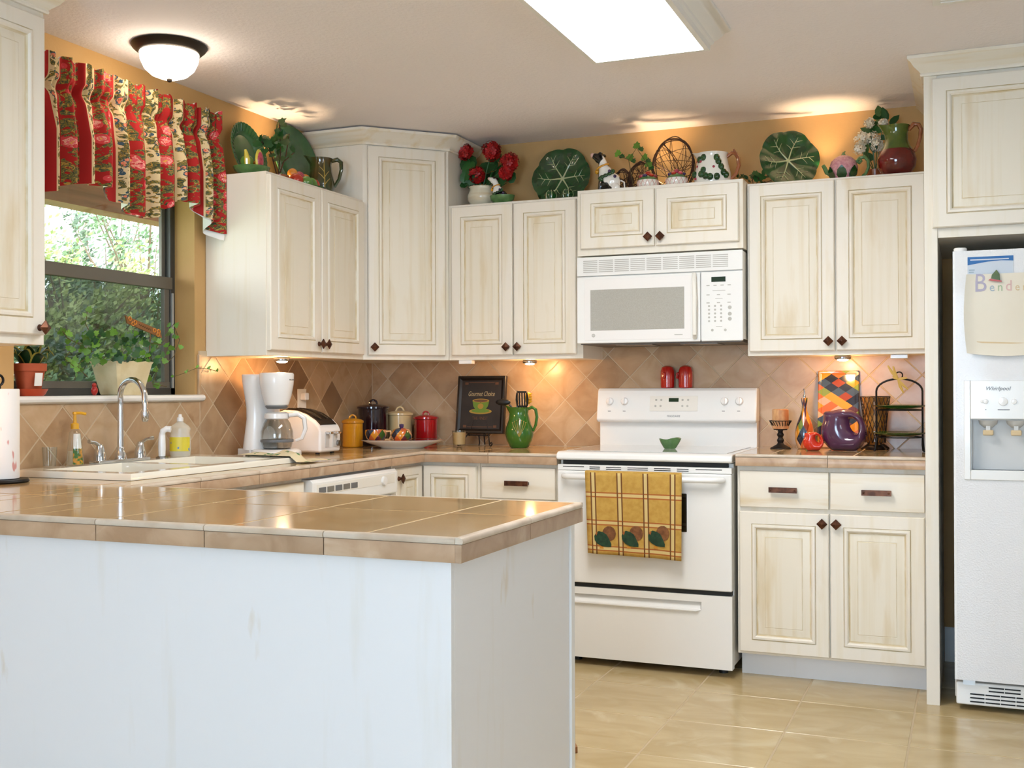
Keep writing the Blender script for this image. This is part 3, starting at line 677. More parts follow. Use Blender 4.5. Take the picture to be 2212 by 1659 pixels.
for px, py in ((1417, 864), (1428, 864), (1416, 877), (1427, 877), (1474, 864), (1486, 864), (1474, 877), (1485, 877)):
    x, y, z = on_console(px, py); MB().lathe([(.0055, 0), (.005, .0026), (.001, .0028)], 10).build('button', 'print_light', con, (x, y, z), (PI/2-TILT, 0, 0))
for px, py in ((1317, 888), (1349, 888), (1563, 888), (1596, 888)):
    x, y, z = on_console(px, py); MB().box(-.007, -.0015, 0, .007, .0015, .0006).build('dial_mark', 'print_grey', con, (x, y, z), (PI/2-TILT, 0, 0))
x, y, z = on_console(1456, 899); text('brand_lettering', 'FRIGIDAIRE', .0125, 'print_grey', con, (x, y-.0004, z-.004), (PI/2-TILT, 0, 0), .0003)

# ------------------------------------------------------------------ microwave
mz0, mz1 = 1.399, 1.798
mw = T('microwave_oven', 'white over-the-range microwave oven with grey window and keypad', 'microwave', (XR+.001, -.40, mz0))
W = WR-.002; H = mz1-mz0
b = MB(); b.box(.003, .014, .012, W-.003, .395, H-.002); b.build('body', 'appliance', mw, bevel=.002)
b = MB(); b.box(.012, .02, .0, W-.012, .393, .0118); un = b.build('underside', 'mw_under', mw)
for x in (.16, .46): MB().box(x, .09, -.003, x+.17, .24, .001).build('grease_filter', 'steel', un)
gz = 1.711-mz0
gr = MB(); gr.box(0, 0, gz, W, .013, H); g_ = gr.build('vent_grille', 'appliance', mw, bevel=.004, seg=3)
b = MB()
for cx in range(9):
    x0 = .032+cx*(.672/9)
    for q in range(7): z = gz+.016+q*.0085; b.box(x0, -.0012, z, x0+.670/9-.007, .004, z+.0038)
b.build('slats', 'print_light', g_)
dx = 1.882-XR
dr = MB().box(.0, .0, .004, dx-.002, .013, gz-.003).build('door', 'appliance', mw, bevel=.005, seg=3)
w0, w1, wz0, wz1 = 1.373-XR, 1.809-XR, 1.461-mz0, 1.647-mz0
MB().box(w0-.028, -.0012, wz0-.045, w1+.03, .002, wz1+.048).build('door_plate', 'white_plastic', dr, bevel=.001)
MB().box(w0, -.0022, wz0, w1, .002, wz1).build('window', 'mw_window', dr, bevel=.0008)
hp = [(dx-.028, -.002, gz-.010), (dx-.024, -.022, gz-.03), (dx-.020, -.032, gz*.6), (dx-.020, -.032, gz*.4), (dx-.022, -.022, .035), (dx-.026, -.002, .020)]
MB().tube(hp, .009, 10, flat=1.1).build('handle', 'bisque', dr)
MB().lathe([(.0085, 0), (.0085, .0008), (.001, .0009)], 18).build('maker_badge', 'print_light', dr, (.082-.002, -.0012, .040), (PI/2, 0, 0))
text('badge_monogram', 'GE', .009, 'white_plastic', dr, (.080, -.0022, .037), sx=.9, shear=.2)
MB().box(w1-.045, -.0016, .034, w1-.008, -.001, .038).build('model_lettering', 'print_light', dr)
cp = MB().box(dx+.001, 0, .004, W, .013, gz-.003).build('control_panel', 'appliance', mw, bevel=.005, seg=3)
dz0, dz1 = 1.664-mz0, 1.681-mz0
MB().box(1.93-XR, -.0015, dz0-.002, 1.992-XR, .002, dz1+.003).build('clock_display', 'lcd', cp)
kx = 1.915-XR
for row, z in enumerate((.248, .207, .172)):
    for q in range(4 if row == 0 else 3): x = kx+q*(.031 if row == 0 else .046); MB().box(x-.007, -.0012, z-.0022, x+.007, -.0002, z+.0022).build('key', 'print_light', cp)
for row in range(5):
    for q in range(3): x = kx+.004+q*.0265; z = .158-row*.0165; MB().lathe([(.0048, 0), (.0046, .001), (.0005, .0011)], 8).build('key', 'print_light', cp, (x, -.0002, z), (PI/2, 0, 0))
for z in (.150, .122, .100): MB().lathe([(.0085, 0), (.0082, .001), (.0005, .0011)], 12).build('key', 'print_light', cp, (kx+.095, -.0002, z), (PI/2, 0, 0))
for x in (.018, .075): MB().lathe([(.006, 0), (.0058, .001), (.0005, .0011)], 10).build('key', 'print_light', cp, (kx+x, -.0002, .052), (PI/2, 0, 0))
for z, a, c in ((.225, .02, .076), (.190, .032, .064), (.068, .034, .062)): MB().box(kx+a, -.0009, z-.0012, kx+c, -.0002, z+.0012).build('key_legend', 'print_light', cp)

# ------------------------------------------------------------------ refrigerator
FX, FY = 2.919, -.805
f = T('refrigerator', 'white pebbled side-by-side refrigerator with water dispenser', 'refrigerator', (FX, FY, 0))
MB().box(0, .075, .035, .90, .74, 1.690).build('body', 'appliance_texture', f, bevel=.004)
for x in (.06, .84):
    for y in (.14, .68): MB().lathe([(.018, 0), (.018, .034)], 12, (x, y, 0)).build('foot', 'black_plastic', f)
z0, z1, D = .118, 1.700, .062
hx0, hx1, hz0, hz1 = .036, .330, .857, 1.222
b = MB(); b.box(0, 0, z0, hx0, D, z1).box(hx1, 0, z0, .400, D, z1).box(hx0, 0, z0, hx1, D, hz0).box(hx0, 0, hz1, hx1, D, z1)
fd = b.build('freezer_door', 'appliance_texture', f)
MB().box(.0, -.0005, z0, .011, D, z1).build('door_edge', 'appliance', fd, bevel=.004)
rz0, rz1, rx0, rx1 = .893, 1.080, .058, .300
b = MB(); b.box(hx0, -.006, hz0, rx0, .01, hz1).box(rx1, -.006, hz0, hx1, .01, hz1).box(rx0, -.006, hz0, rx1, .02, rz0).box(rx0, -.006, rz1, rx1, .012, hz1)
dp = b.build('dispenser_panel', 'appliance', fd, bevel=.003)
b = MB(); b.box(rx0, .05, rz0, rx1, .061, rz1).box(rx0-.002, .005, rz0, rx0+.004, .06, rz1).box(rx1-.004, .005, rz0, rx1+.002, .06, rz1).box(rx0, .012, rz1-.004, rx1, .06, rz1+.01)
b.build('dispenser_recess', 'appliance_grey', dp)
for x in (.118, .212):
    MB().lathe([(.034, .0), (.030, -.014), (.014, -.028), (.0, -.030)], 20, (x, .036, rz1-.004)).build('dispenser_chute', 'appliance_grey', dp, sharp=50)
    MB().box(x-.018, .012, rz1-.060, x+.018, .022, rz1-.040).build('dispenser_paddle', 'crayon_tan', dp, bevel=.004)
    MB().box(x-.008, .014, rz1-.042, x+.008, .04, rz1-.024).build('paddle_arm', 'appliance_grey', dp, bevel=.002)
text('brand_lettering', 'Whirlpool', .020, 'print_grey', dp, (.150, -.0065, 1.186), shear=.3)
for x, z, q in ((.098, 1.145, .006), (.110, 1.145, .009), (.168, 1.145, .016), (.205, 1.145, .010)): MB().lathe([(q, 0), (q*.9, .004), (.001, .005)], 16).build('dispenser_button', 'white_plastic', dp, (x, -.006, z), (PI/2, 0, 0))
for x, w in ((.110, .004), (.17, .04)): MB().box(x-w/2, -.0066, 1.113, x+w/2, -.0058, 1.116).build('button_legend', 'print_grey', dp)
MB().box(.408, 0, z0, .90, D, z1).build('refrigerator_door', 'appliance_texture', f, bevel=.008)
for x in (.372, .436): MB().tube([(x, .002, .62), (x, -.038, .66), (x, -.045, .9), (x, -.045, 1.3), (x, -.038, 1.5), (x, .002, 1.54)], .012, 10).build('door_handle', 'appliance', f)
MB().lathe([(.018, 0), (.018, .012), (.015, .015), (.001, .0155)], 20, (.026, .035, 1.7005), ax=(1.3, 1)).build('hinge_cap', 'white_plastic', f)
kg = MB().box(.004, .022, .022, .896, .074, .106).build('kick_grille', 'appliance', f, bevel=.006)
b = MB()
for z, x0 in ((.092, .115), (.079, .115), (.064, .052), (.050, .052), (.036, .052)):
    x = x0
    while x < .84:
        w = .052 if x0 < .1 else .055
        if not (z > .06 and .215 < x < .30): b.box(x, .0205, z-.0024, x+w-.003, .024, z+.0024)
        x += w
b.build('grille_slots', 'black_gap', kg)
MB().lathe([(.032, 0), (.032, .006), (.028, .010), (.001, .0105)], 24).build('filter_cap', 'appliance', kg, (.262, .0225, .072), (PI/2, 0, 0))
MB().box(.028, .008, .100, .070, .05, .1175).build('hinge_bracket', 'window_frame_light', f)
# papers held on the freezer door
def paper(name, label, x0, z0, x1, z1, mat, y, curl=0, cat='paper', wob=0.0):
    n, mth = 14, 10; b = MB(); vs = []
    for i in range(n+1):
        for j in range(mth+1):
            u, v = i/n, j/mth
            x = x0+(x1-x0)*u+(wob*math.sin(v*PI)*(-1)*(1-u)); z = z0+(z1-z0)*v-(.012*math.sin(u*PI)*(1-v) if wob else 0)
            d = curl*((max(0, .16-u)/.16)**2+(max(0, .16-v)/.16)**2)
            vs.append((x, -d, z))
    fs = [(i*(mth+1)+j, (i+1)*(mth+1)+j, (i+1)*(mth+1)+j+1, i*(mth+1)+j+1) for i in range(n) for j in range(mth)]
    b.add(vs, fs); o = T(name, label, cat, (FX, FY-y, 0)); b.build('sheet', mat, o); return o
p1 = paper('notice_sheet', 'printed sheet with a blue header band stuck on the freezer door', 2.970-FX, 1.50, 3.124-FX, 1.676, 'paper_pale', .0015)
hb_ = MB(); pts = [(.051, 1.676), (.205, 1.676), (.205, 1.657), (.165, 1.660), (.12, 1.657), (.08, 1.651), (.051, 1.646)]
hb_.prism(pts, -.0006, -.0001, 'xz'); hb_.build('header_band', 'paper_blue', p1)
for z, a, c in ((1.665, .06, .19), (1.628, .055, .075), (1.620, .055, .072)): MB().box(a, -.001, z-.0022, c, -.0004, z+.0022).build('print_line', 'paper_pale' if z > 1.65 else 'crayon_blue', p1)
p2 = paper('drawing_sheet', 'cream sheet with a crayon name held by a house magnet', 2.966-FX, 1.322, 3.235-FX, 1.612, 'paper_cream', .004, .012, wob=.010)
x = 2.990-FX
for ch, sz, mt, dz in (('B', .095, 'crayon_purple', 0), ('e', .045, 'crayon_blue', 0), ('n', .045, 'crayon_green', 0), ('d', .055, 'crayon_red', 0), ('e', .040, 'crayon_tan', 0), ('r', .040, 'crayon_tan', 0)):
    t = text('crayon_letter', ch, sz, mt, p2, (x, -.0008, 1.548+dz), align='LEFT', sx=.85); x += sz*.62*.85+.003
MB().prism([(.07, 1.36), (.25, 1.352), (.25, 1.357), (.07, 1.366)], -.0009, -.0003, 'xz').build('crayon_ground', 'crayon_tan', p2)
mg = T('refrigerator_magnet', 'small house-shaped magnet holding the crayon drawing', 'magnet', (at(2150, 595, 'Y', FY-.006).x, FY-.0075, at(2150, 597, 'Y', FY-.006).z))
MB().prism([(-.016, -.014), (.016, -.018), (.014, .008), (.004, .024), (-.012, .006)], -.005, .0, 'xz').build('house', 'olive_glaze', mg, bevel=.001)
MB().prism([(-.024, -.014), (.020, -.022), (.021, -.017), (-.016, -.008)], -.0065, -.0005, 'xz').build('base_strip', 'fruit_red', mg)

# ------------------------------------------------------------------ dishwasher
d = T('dishwasher', 'white built-in dishwasher under the left worktop', 'dishwasher', (.615, -1.602, 0), PI/2)
W = .684
MB().box(.004, .02, .11, W-.004, .58, ZL-.052).build('body', 'appliance', d)
MB().box(.004, -.022, .12, W-.004, .019, .735).build('door', 'appliance', d, bevel=.005)
cp = MB().prism([(-.022, .738), (-.040, .748), (-.040, .838), (-.028, .850), (.019, .850), (.019, .738)], .004, W-.004, 'yz').build('control_panel', 'appliance', d, bevel=.003)
MB().box(.03, -.0412, .790, W-.03, -.039, .830).build('control_strip', 'bisque', cp, bevel=.001)
for k in range(5): MB().box(.045+k*.060, -.0432, .796, .045+k*.060+.050, -.040, .818).build('button', 'steel' if k % 2 else 'print_grey', cp, bevel=.001)
MB().lathe([(.02, 0), (.018, .010), (.001, .011)], 16).build('cycle_dial', 'white_plastic', cp, (W-.13, -.041, .806), (PI/2, 0, 0))
MB().box(.006, .06, .0, W-.006, .10, .1085).build('toe_kick', 'black_plastic', d)

# ------------------------------------------------------------------ ceiling lights
fl = T('fluorescent_light', 'rectangular fluorescent ceiling light with white moulded frame', 'ceiling light', (1.945, -2.07, RZ))
hx, hy = .205, .620
MB().box(-hx+.006, -hy+.006, -.083, hx-.006, hy-.006, -.079).build('diffuser', 'fluorescent', fl)
pr = [(.066, 0), (.066, -.010), (.060, -.016), (.050, -.020), (.042, -.032), (.028, -.048), (.018, -.055), (.016, -.064), (.008, -.070), (.006, -.088), (-.012, -.088), (-.012, -.060), (-.012, 0)]
sweep([(-hx, -hy), (hx, -hy), (hx, hy), (-hx, hy)], pr, closed=True).build('frame', 'trim_white', fl)
dl = at(366, 178, 'Z', 2.311)
dm = T('flush_mount_light', 'bronze rimmed frosted dome ceiling light by the window valance', 'ceiling light', (dl.x, dl.y, RZ))
MB().lathe([(0.1316, 0.0000), (0.1346, -0.0046), (0.1285, -0.0138), (0.1147, -0.0260), (0.1071, -0.0306), (0.0903, -0.0306), (0.0903, 0.0000)], 48).build('rim', 'oil_bronze', dm)
MB().lathe([(0.1040, -0.0229), (0.1048, -0.0344), (0.1010, -0.0574), (0.0880, -0.0857), (0.0650, -0.1071), (0.0344, -0.1193), (0.0092, -0.1224), (0.0004, -0.1224)], 40).build('glass_dome', 'dome_glass', dm)
MB().lathe([(0.0092, -0.1209), (0.0099, -0.1255), (0.0077, -0.1316), (0.0031, -0.1339), (0.0004, -0.1346)], 16).build('finial', 'oil_bronze', dm)
v0 = at(2060, 3, 'Z', RZ); vt = T('ceiling_vent', 'white ceiling air register near the refrigerator cabinet', 'vent', (3.02, -1.50, RZ))
MB().box(-.15, -.13, -.010, .15, .13, -.0005).build('frame', 'trim_white', vt, bevel=.003)
for k in range(9): MB().box(-.125, -.10+k*.024, -.014, .125, -.092+k*.024, -.0095).build('louvre', 'trim_white', vt)

WARM = (1, .68, .38)
def puck_down(x, y, label):
    p = T('puck_light', label, 'light', (x, y, ZB-.0005))
    MB().lathe([(.034, 0), (.036, -.006), (.034, -.016), (.026, -.018), (.026, -.014)], 24).build('housing', 'steel', p)
    MB().lathe([(.025, -.0145), (.022, -.021), (.012, -.024), (.0005, -.0245)], 20).build('lens', 'halogen_lens', p)
    light('puck_bulb', 'POINT', (x, y, ZB-.032), L_PUCK, (1, .54, .22), shadow_soft_size=.02)
puck_down(.20, -1.13, 'lit round puck light under the cabinet above the coffee maker')
puck_down(.992, -.19, 'lit round puck light under the cabinet above the green pitcher')
puck_down(2.462, -.19, 'lit round puck light under the cabinet above the harlequin tray')
puck_down(.20, -3.0, 'lit round puck light under the cabinet above the paper towels')
for x, y, lab in ((.52, -.56, 'corner cabinet'), (.70, -.29, 'cabinet left of the range'), (2.70, -.26, 'cabinet beside the refrigerator')):
    j = T('wiring_block', 'small white low voltage junction block under the '+lab, 'junction block', (x, y, ZB-.0005)) if x > .6 else None
    if j: MB().box(-.035, -.02, -.018, .035, .02, 0).build('block', 'white_plastic', j, bevel=.003)
def puck_up(x, y, z, label, e=1.0):
    p = T('puck_light', label, 'light', (x, y, z+.0005))
    MB().lathe([(.034, 0), (.036, .006), (.034, .016), (.026, .018), (.026, .014)], 24).build('housing', 'steel', p)
    MB().lathe([(.025, .0145), (.020, .0165), (.0005, .017)], 20).build('lens', 'halogen_lens', p)
    light('puck_bulb', 'SPOT', (x, y, z+.026), L_UP*e, WARM, spot_size=1.5, spot_blend=.8, shadow_soft_size=.014, rot=(PI, 0, 0))
puck_up(.10, -1.03, ZU, 'lit puck light lying on top of the cabinet by the window')
puck_up(1.63, -.12, 2.108, 'lit puck light on top of the microwave cabinet')
puck_up(2.372, -.10, ZU, 'lit puck light on top of the cabinet beside the refrigerator')
# ------------------------------------------------------------------ leaves shared by the plants
def leaf_mesh(name, outline, mat, fold=.12, bend=.15):
    b = MB(); vs = [(0, .30, .0)]+[(x, y, abs(x)*fold-bend*(y-.3)**2) for x, y in outline]; n = len(outline)
    b.add(vs, [(0, 1+i, 1+(i+1) % n) for i in range(n)]); return b.mesh(name, mat, 80)
IVY_O = [(0, 0), (.22, -.08), (.50, .12), (.36, .36), (.40, .62), (.18, .66), (0, 1.0), (-.18, .66), (-.40, .62), (-.36, .36), (-.50, .12), (-.22, -.08)]
OVAL_O = [(0, 0), (.16, .12), (.24, .38), (.20, .66), (0, 1.0), (-.20, .66), (-.24, .38), (-.16, .12)]
ROUND_O = [(0, .12), (.2, 0), (.44, .1), (.52, .4), (.42, .75), (.16, .9), (0, .84), (-.16, .9), (-.42, .75), (-.52, .4), (-.44, .1), (-.2, 0)]
IVY = leaf_mesh('leaf', IVY_O, 'leaf_ivy'); IVY_D = leaf_mesh('leaf', IVY_O, 'leaf_dark'); OVAL_D = leaf_mesh('leaf', OVAL_O, 'leaf_dark'); ROUND_D = leaf_mesh('leaf', ROUND_O, 'leaf_dark', .05, .3)
def leaf(parent, me, loc, size, rot): return put('leaf', me, parent, loc, rot, scale=(size, size, size))
rl = random.Random(11)
def facing(to=None):
    """leaf standing up and turned roughly to the room"""
    return (PI/2*rl.uniform(.45, 1.15), rl.uniform(-.9, .9), rl.uniform(-.6, 1.3))

# ------------------------------------------------------------------ sink, faucet and what stands around it
ZS = ZL+.022
s = T('kitchen_sink', 'cream white drop-in double kitchen sink under the window', 'sink', (.028, -2.445, ZL))
W_, L_ = .497, .950
b = MB(); xs = [0, .085, .445, W_]; ys = [0, .055, .420, .470, .835, L_]
holes = {(1, 1), (1, 3)}
for i in range(3):
    for j in range(5):
        if (i, j) in holes:
            x0, x1, y0, y1 = xs[i], xs[i+1], ys[j], ys[j+1]
            rc = lambda q, z: [(x0+q, y0+q, z), (x1-q, y0+q, z), (x1-q, y1-q, z), (x0+q, y1-q, z)]
            b.loops([rc(0, .022), rc(.006, .010), rc(.012, -.02), rc(.02, -.16), rc(.04, -.18)], cap1=True)
        else: b.add([(xs[i], ys[j], .022), (xs[i+1], ys[j], .022), (xs[i+1], ys[j+1], .022), (xs[i], ys[j+1], .022)], [(0, 1, 2, 3)])
ro = lambda q, z: [(q, q, z), (W_-q, q, z), (W_-q, L_-q, z), (q, L_-q, z)]
b.loops([ro(0, .022), ro(-.004, .016), ro(-.005, .001), ro(.03, .0008)])
b.build('basin', 'porcelain', s, sharp=40)
for y in (.24, .655): MB().lathe([(.04, -.179), (.04, -.176), (.02, -.175), (.001, -.178)], 20, (.265, y, 0)).build('drain', 'chrome', s)
f = T('kitchen_faucet', 'chrome gooseneck faucet with two lever handles on the sink deck', 'faucet', (.072, -1.985, ZS))
MB().box(-.026, -.135, 0, .026, .135, .012).build('deck_plate', 'chrome', f, bevel=.005, seg=3)
sp_ = [(0, 0, .012), (0, 0, .05)]
sp_ += [(0, 0, .20), (0, 0, .235)]+[(.065-.065*math.cos(a), -.02*math.sin(a/2), .235+.068*math.sin(a)) for a in [PI*k/12 for k in range(1, 12)]]+[(.132, -.022, .215), (.133, -.022, .19)]
MB().tube(sp_, [.013, .0115]+[.0105]*(len(sp_)-2), 14).build('spout', 'chrome', f)
MB().lathe([(.022, .012), (.020, .03), (.014, .042), (.015, .05), (.013, .055), (.0005, .056)], 20).build('spout_base', 'chrome', f)
MB().lathe([(.013, .188), (.014, .175), (.012, .155), (.009, .150), (.0005, .150)], 16, (.133, -.022, 0)).build('aerator', 'chrome', f)
for y, sg in ((-.105, -1), (.105, 1)):
    hb_ = MB().lathe([(.022, .012), (.021, .03), (.016, .05), (.013, .062), (.009, .07), (.0005, .072)], 20, (0, y, 0)).build('handle_base', 'chrome', f)
    MB().tube([(0, y, .064), (.004, y+sg*.03, .078), (.008, y+sg*.062, .082)], [.007, .006, .0075], 10).build('lever', 'chrome', f)
sy = at(350, 985, 'X', .07).y
f = T('sink_sprayer', 'white pull-out sink sprayer standing in its chrome collar', 'sprayer', (.07, sy, ZS))
MB().lathe([(.024, 0), (.023, .004), (.017, .008), (.0005, .009)], 20).build('collar', 'steel', f)
MB().lathe([(.013, .008), (.0145, .04), (.013, .085), (.010, .10)], 16).build('grip', 'white_plastic', f)
MB().tube([(0, 0, .085), (.004, 0, .105), (.016, .008, .114), (.030, .016, .112)], [.011, .012, .0125, .0135], 12).build('spray_head', 'white_plastic', f)
# dish soap
y = at(388, 985, 'X', .075).y
f = T('dish_soap_bottle', 'clear dish soap bottle with a yellow label and white cap', 'bottle', (.078, y, ZS+.0005), .5)
pr = [(.030, 0), (.034, .004), (.037, .03), (.036, .07), (.032, .095), (.036, .11), (.030, .122), (.013, .135), (.011, .140)]
MB().lathe(pr, 28, ax=(1.15, .6)).build('bottle', 'dish_soap', f)
MB().lathe([(.028, .002), (.033, .006), (.035, .03), (.033, .05), (.0005, .051)], 24, ax=(1.12, .57)).build('liquid', 'soap_glass', f)
b = MB(); b.loops([[(.0378*1.15*math.cos(a), .0378*.62*math.sin(a), z) for a in [-PI*.85+PI*.7*k/12 for k in range(13)]] for z in (.022, .078)], closed=False); b.build('label', 'soap_label', f)
MB().lathe([(.013, .140), (.013, .154), (.008, .157), (.006, .168), (.0005, .169)], 16).build('cap', 'white_plastic', f)
# pump soap
y = at(162, 1005, 'X', .062).y
f = T('soap_pump_bottle', 'clear tapered hand soap bottle with a yellow pump', 'bottle', (.062, y, ZS+.0005), .3)
MB().lathe([(.030, 0), (.032, .003), (.027, .06), (.020, .115), (.012, .122), (.011, .130)], 24, ax=(1, .8)).build('bottle', 'clear_glass', f)
MB().lathe([(.027, .002), (.029, .005), (.0262, .05), (.0005, .051)], 24, ax=(1, .8)).build('liquid', 'soap_glass', f)
b = MB(); b.loops([[((.0325-z*.11)*math.cos(a), (.0325-z*.11)*.83*math.sin(a), z) for a in [-PI*.45+PI*.42*k/8 for k in range(9)]] for z in (.004, .06, .112)], mis=[0, 1], closed=False); b.build('label', ['fruit_label', 'paper_white'], f)
MB().lathe([(.014, .128), (.014, .146), (.006, .150), (.005, .178), (.008, .180), (.008, .188), (.0005, .189)], 16).tube([(0, 0, .184), (.02, .006, .184), (.036, .012, .180)], .005, 8).build('pump', 'yellow_plastic', f)
y = at(107, 1005, 'X', .062).y
f = T('drinking_glass', 'small clear tumbler on the sink rim', 'glass', (.062, y, ZS+.0005))
MB().lathe([(.018, .0), (.021, .002), (.025, .07), (.0235, .07), (.0195, .006), (.0005, .005)], 22).build('tumbler', 'clear_glass', f)
# paper towel
f = T('paper_towel_holder', 'printed paper towel roll on a black upright holder', 'paper towel', (.180, -2.640, ZL+.0008))
MB().lathe([(.085, 0), (.088, .004), (.084, .010), (.03, .012), (.0005, .012)], 32).build('base', 'black_metal', f)
MB().lathe([(.006, .012), (.006, .305), (.0005, .306)], 10).tube([(0, .016*math.sin(a), .318-.016*math.cos(a)) for a in [2*PI*k/16 for k in range(16)]], .004, 8, closed=True).build('rod', 'black_metal', f)
MB().lathe([(.022, .013), (.058, .013), (.059, .016), (.059, .288), (.057, .291), (.022, .291)], 40).build('roll', 'roll_paper', f)
# dish cloth
f = T('dish_cloth', 'rumpled cream and green dish cloth at the sink end', 'cloth', (.40, -1.43, ZL+.001))
b = MB(); n = 22; vs = []
rc = random.Random(4)
for i in range(n+1):
    for j in range(n+1):
        u, v = i/n, j/n; x = -.14+.33*u; y = -.125+.185*v
        z = .004+.020*abs(math.sin(u*6.2+v*2.1)*math.cos(v*4.4-u))*math.sin(PI*u)**.5*math.sin(PI*v)**.5+.034*math.exp(-((u-.55)**2+(v-.55)**2)/.03)
        z += .023*min(1, max(0, (-.045-y)/.02))*(1 if x < .135 else max(0, 1-(x-.135)/.02))
        vs.append((x+.012*math.sin(v*7), y+.012*math.sin(u*6), z))
b.add(vs, [(i*(n+1)+j, (i+1)*(n+1)+j, (i+1)*(n+1)+j+1, i*(n+1)+j+1) for i in range(n) for j in range(n)])
b.build('folds', 'cloth_cream', f)
tag(MB().lathe([(.05, 0), (.055, .006), (.045, .014), (.0005, .016)], 16, ax=(.8, 1)).build('sponge_cloth', 'cloth_cream', None, (.14, -1.452, ZL+.001)), 'folded tan scrubbing cloth beside the coffee maker', 'cloth')

# ------------------------------------------------------------------ window sill
ZW = 1.178
pv = at(62, 840, 'X', -.045)
f = T('potted_snake_plant', 'dark curled-leaf plant in a terracotta pot with saucer on the sill', 'potted plant', (-.042, pv.y, ZW))
MB().lathe([(.046, 0), (.052, .006), (.060, .022), (.062, .024), (.056, .024), (.048, .008), (.0005, .006)], 32).build('saucer', 'terracotta_pl', f)
MB().lathe([(.034, .0065), (.036, .008), (.050, .085), (.056, .086), (.057, .112), (.052, .112), (.050, .095), (.0005, .092)], 32).build('pot', 'terracotta', f)
for k in range(9):
    a = k*.72; pts = []; rr = .010+.02*(k % 3)
    bl = MB(); L = []
    for i in range(9):
        t = i/8; r_ = .012+.068*t**.8; z = .098+.052*math.sin(t*PI*.80)+.012*(k % 3); c_ = Vector((r_*math.cos(a), r_*math.sin(a), z)); sd_ = Vector((-math.sin(a), math.cos(a), 0)); w_ = .029*math.sin(PI*min(.98, .22+t*.76))
        L.append([tuple(c_-sd_*w_), tuple(c_-sd_*w_*.75+Vector((0, 0, -.003))), tuple(c_+Vector((0, 0, -.006))), tuple(c_+sd_*w_*.75+Vector((0, 0, -.003))), tuple(c_+sd_*w_)])
    bl.loops(L, closed=False); bl.mi = [1 if i % 4 in (0, 3) else 0 for i in range(len(bl.f))]
    bl.build('leaf', ['leaf_snake', 'leaf_snake_edge'], f)
MB().box(-.001, -.014, .035, .001, .014, .080).build('price_tag', 'paper_white', f, (.047, -.012, 0), (0, .15, -.2))
pc = at(265, 840, 'X', -.035)
f = T('potted_ivy', 'trailing green ivy in a cream square pot on the sill', 'potted plant', (-.038, pc.y, ZW))
b = MB(); n4 = 9
def sq(hx_, hy_, z, wob=0):
    P = []
    for sgx, sgy, ex, ey in ((-1, -1, 1, 0), (1, -1, 0, 1), (1, 1, -1, 0), (-1, 1, 0, -1)):
        for k in range(n4): t = 2*k/n4; P.append((sgx*hx_+ex*t*hx_, sgy*hy_+ey*t*hy_, z+(wob*math.sin(k*PI*2/3) if wob else 0)))
    return P
b.loops([sq(.040, .066, 0), sq(.043, .070, .004), sq(.060, .098, .118), sq(.064, .104, .128, .003), sq(.058, .097, .126, .003), sq(.054, .09, .10)], cap0=True, cap1=True)
b.build('pot', 'cream_pot', f, sharp=50)
wp = lambda px, py, x: at(px, py, 'X', x)-Vector((-.038, pc.y, ZW))
mound = [(rl.uniform(175, 335), rl.uniform(722, 792), rl.uniform(-.07, .05)) for _ in range(120)]
trails = [[(205, 740), (185, 700), (190, 660)], [(200, 745), (165, 740), (140, 775), (170, 800), (160, 820)], [(190, 770), (165, 790), (190, 815)], [(320, 740), (350, 745), (375, 700), (388, 735), (375, 770), (355, 790)], [(325, 770), (340, 800), (330, 830), (360, 835)], [(200, 760), (145, 730), (135, 715)], [(225, 770), (222, 790)]]
for px, py, x in mound: leaf(f, IVY if rl.random() < .5 else IVY_D, wp(px, py, x), rl.uniform(.020, .035), facing())
for tr in trails:
    b = MB(); P = [wp(px, py, .0) for px, py in tr]; b.tube(P, .0016, 5); b.build('stem', 'stem', f)
    for i in range(len(P)-1):
        for t in (.0, .35, .7): p = P[i].lerp(P[i+1], t)+Vector((rl.uniform(-.02, .02), rl.uniform(-.02, .02), rl.uniform(-.012, .012))); leaf(f, IVY, p, rl.uniform(.018, .032), facing())
P = [wp(px, py, .03) for px, py in ((372, 815), (400, 805), (425, 795), (450, 797), (468, 802))]; MB().tube(P, .0012, 5).build('stem', 'stem', f)
for p in P: leaf(f, IVY, p, .013, facing()); leaf(f, IVY, p+Vector((0, .01, .006)), .011, facing())
st = MB(); a_, c_ = wp(272, 690, -.02), wp(347, 722, -.02); dv = (c_-a_); up = Vector((0, -.33, .94))*.032
e_ = Vector((.003, 0, 0))
st.add([a_-up*.5-e_, c_-up*.5-e_, c_+up*.5-e_, a_+up*.5-e_, a_-up*.5+e_, c_-up*.5+e_, c_+up*.5+e_, a_+up*.5+e_], [(0,3,2,1),(4,5,6,7),(0,1,5,4),(1,2,6,5),(2,3,7,6),(3,0,4,7)])
MB().tube([wp(325, 715, -.022), wp(322, 790, -.022)], .002, 6).build('stake_stick', 'sign_wood', f)
sb = st.build('wooden_stake_sign', 'sign_wood', f)
for t, q in ((.10, .4), (.16, -.35), (.24, .1), (.80, .2), (.88, -.4), (.93, .35)):
    p = a_+dv*t+up*q*.7+Vector((.0045, 0, 0)); MB().tube([p+Vector((0, .0075*math.cos(a), .0075*math.sin(a))) for a in [2*PI*k/10 for k in range(10)]], .0022, 5, closed=True).build('painted_flower', 'fruit_orange', sb)
MB().tube([a_+dv*(.34+.36*k/18)+up*(.14*math.sin(k*2.1))+Vector((.0036, 0, 0)) for k in range(19)], .0011, 5).build('lettering', 'print_brown', sb)
pb = at(204, 838, 'X', .002)
f = T('bird_figurine', 'small red bird figurine on the sill in front of the ivy', 'figurine', (.002, pb.y, ZW+.0005), .6)
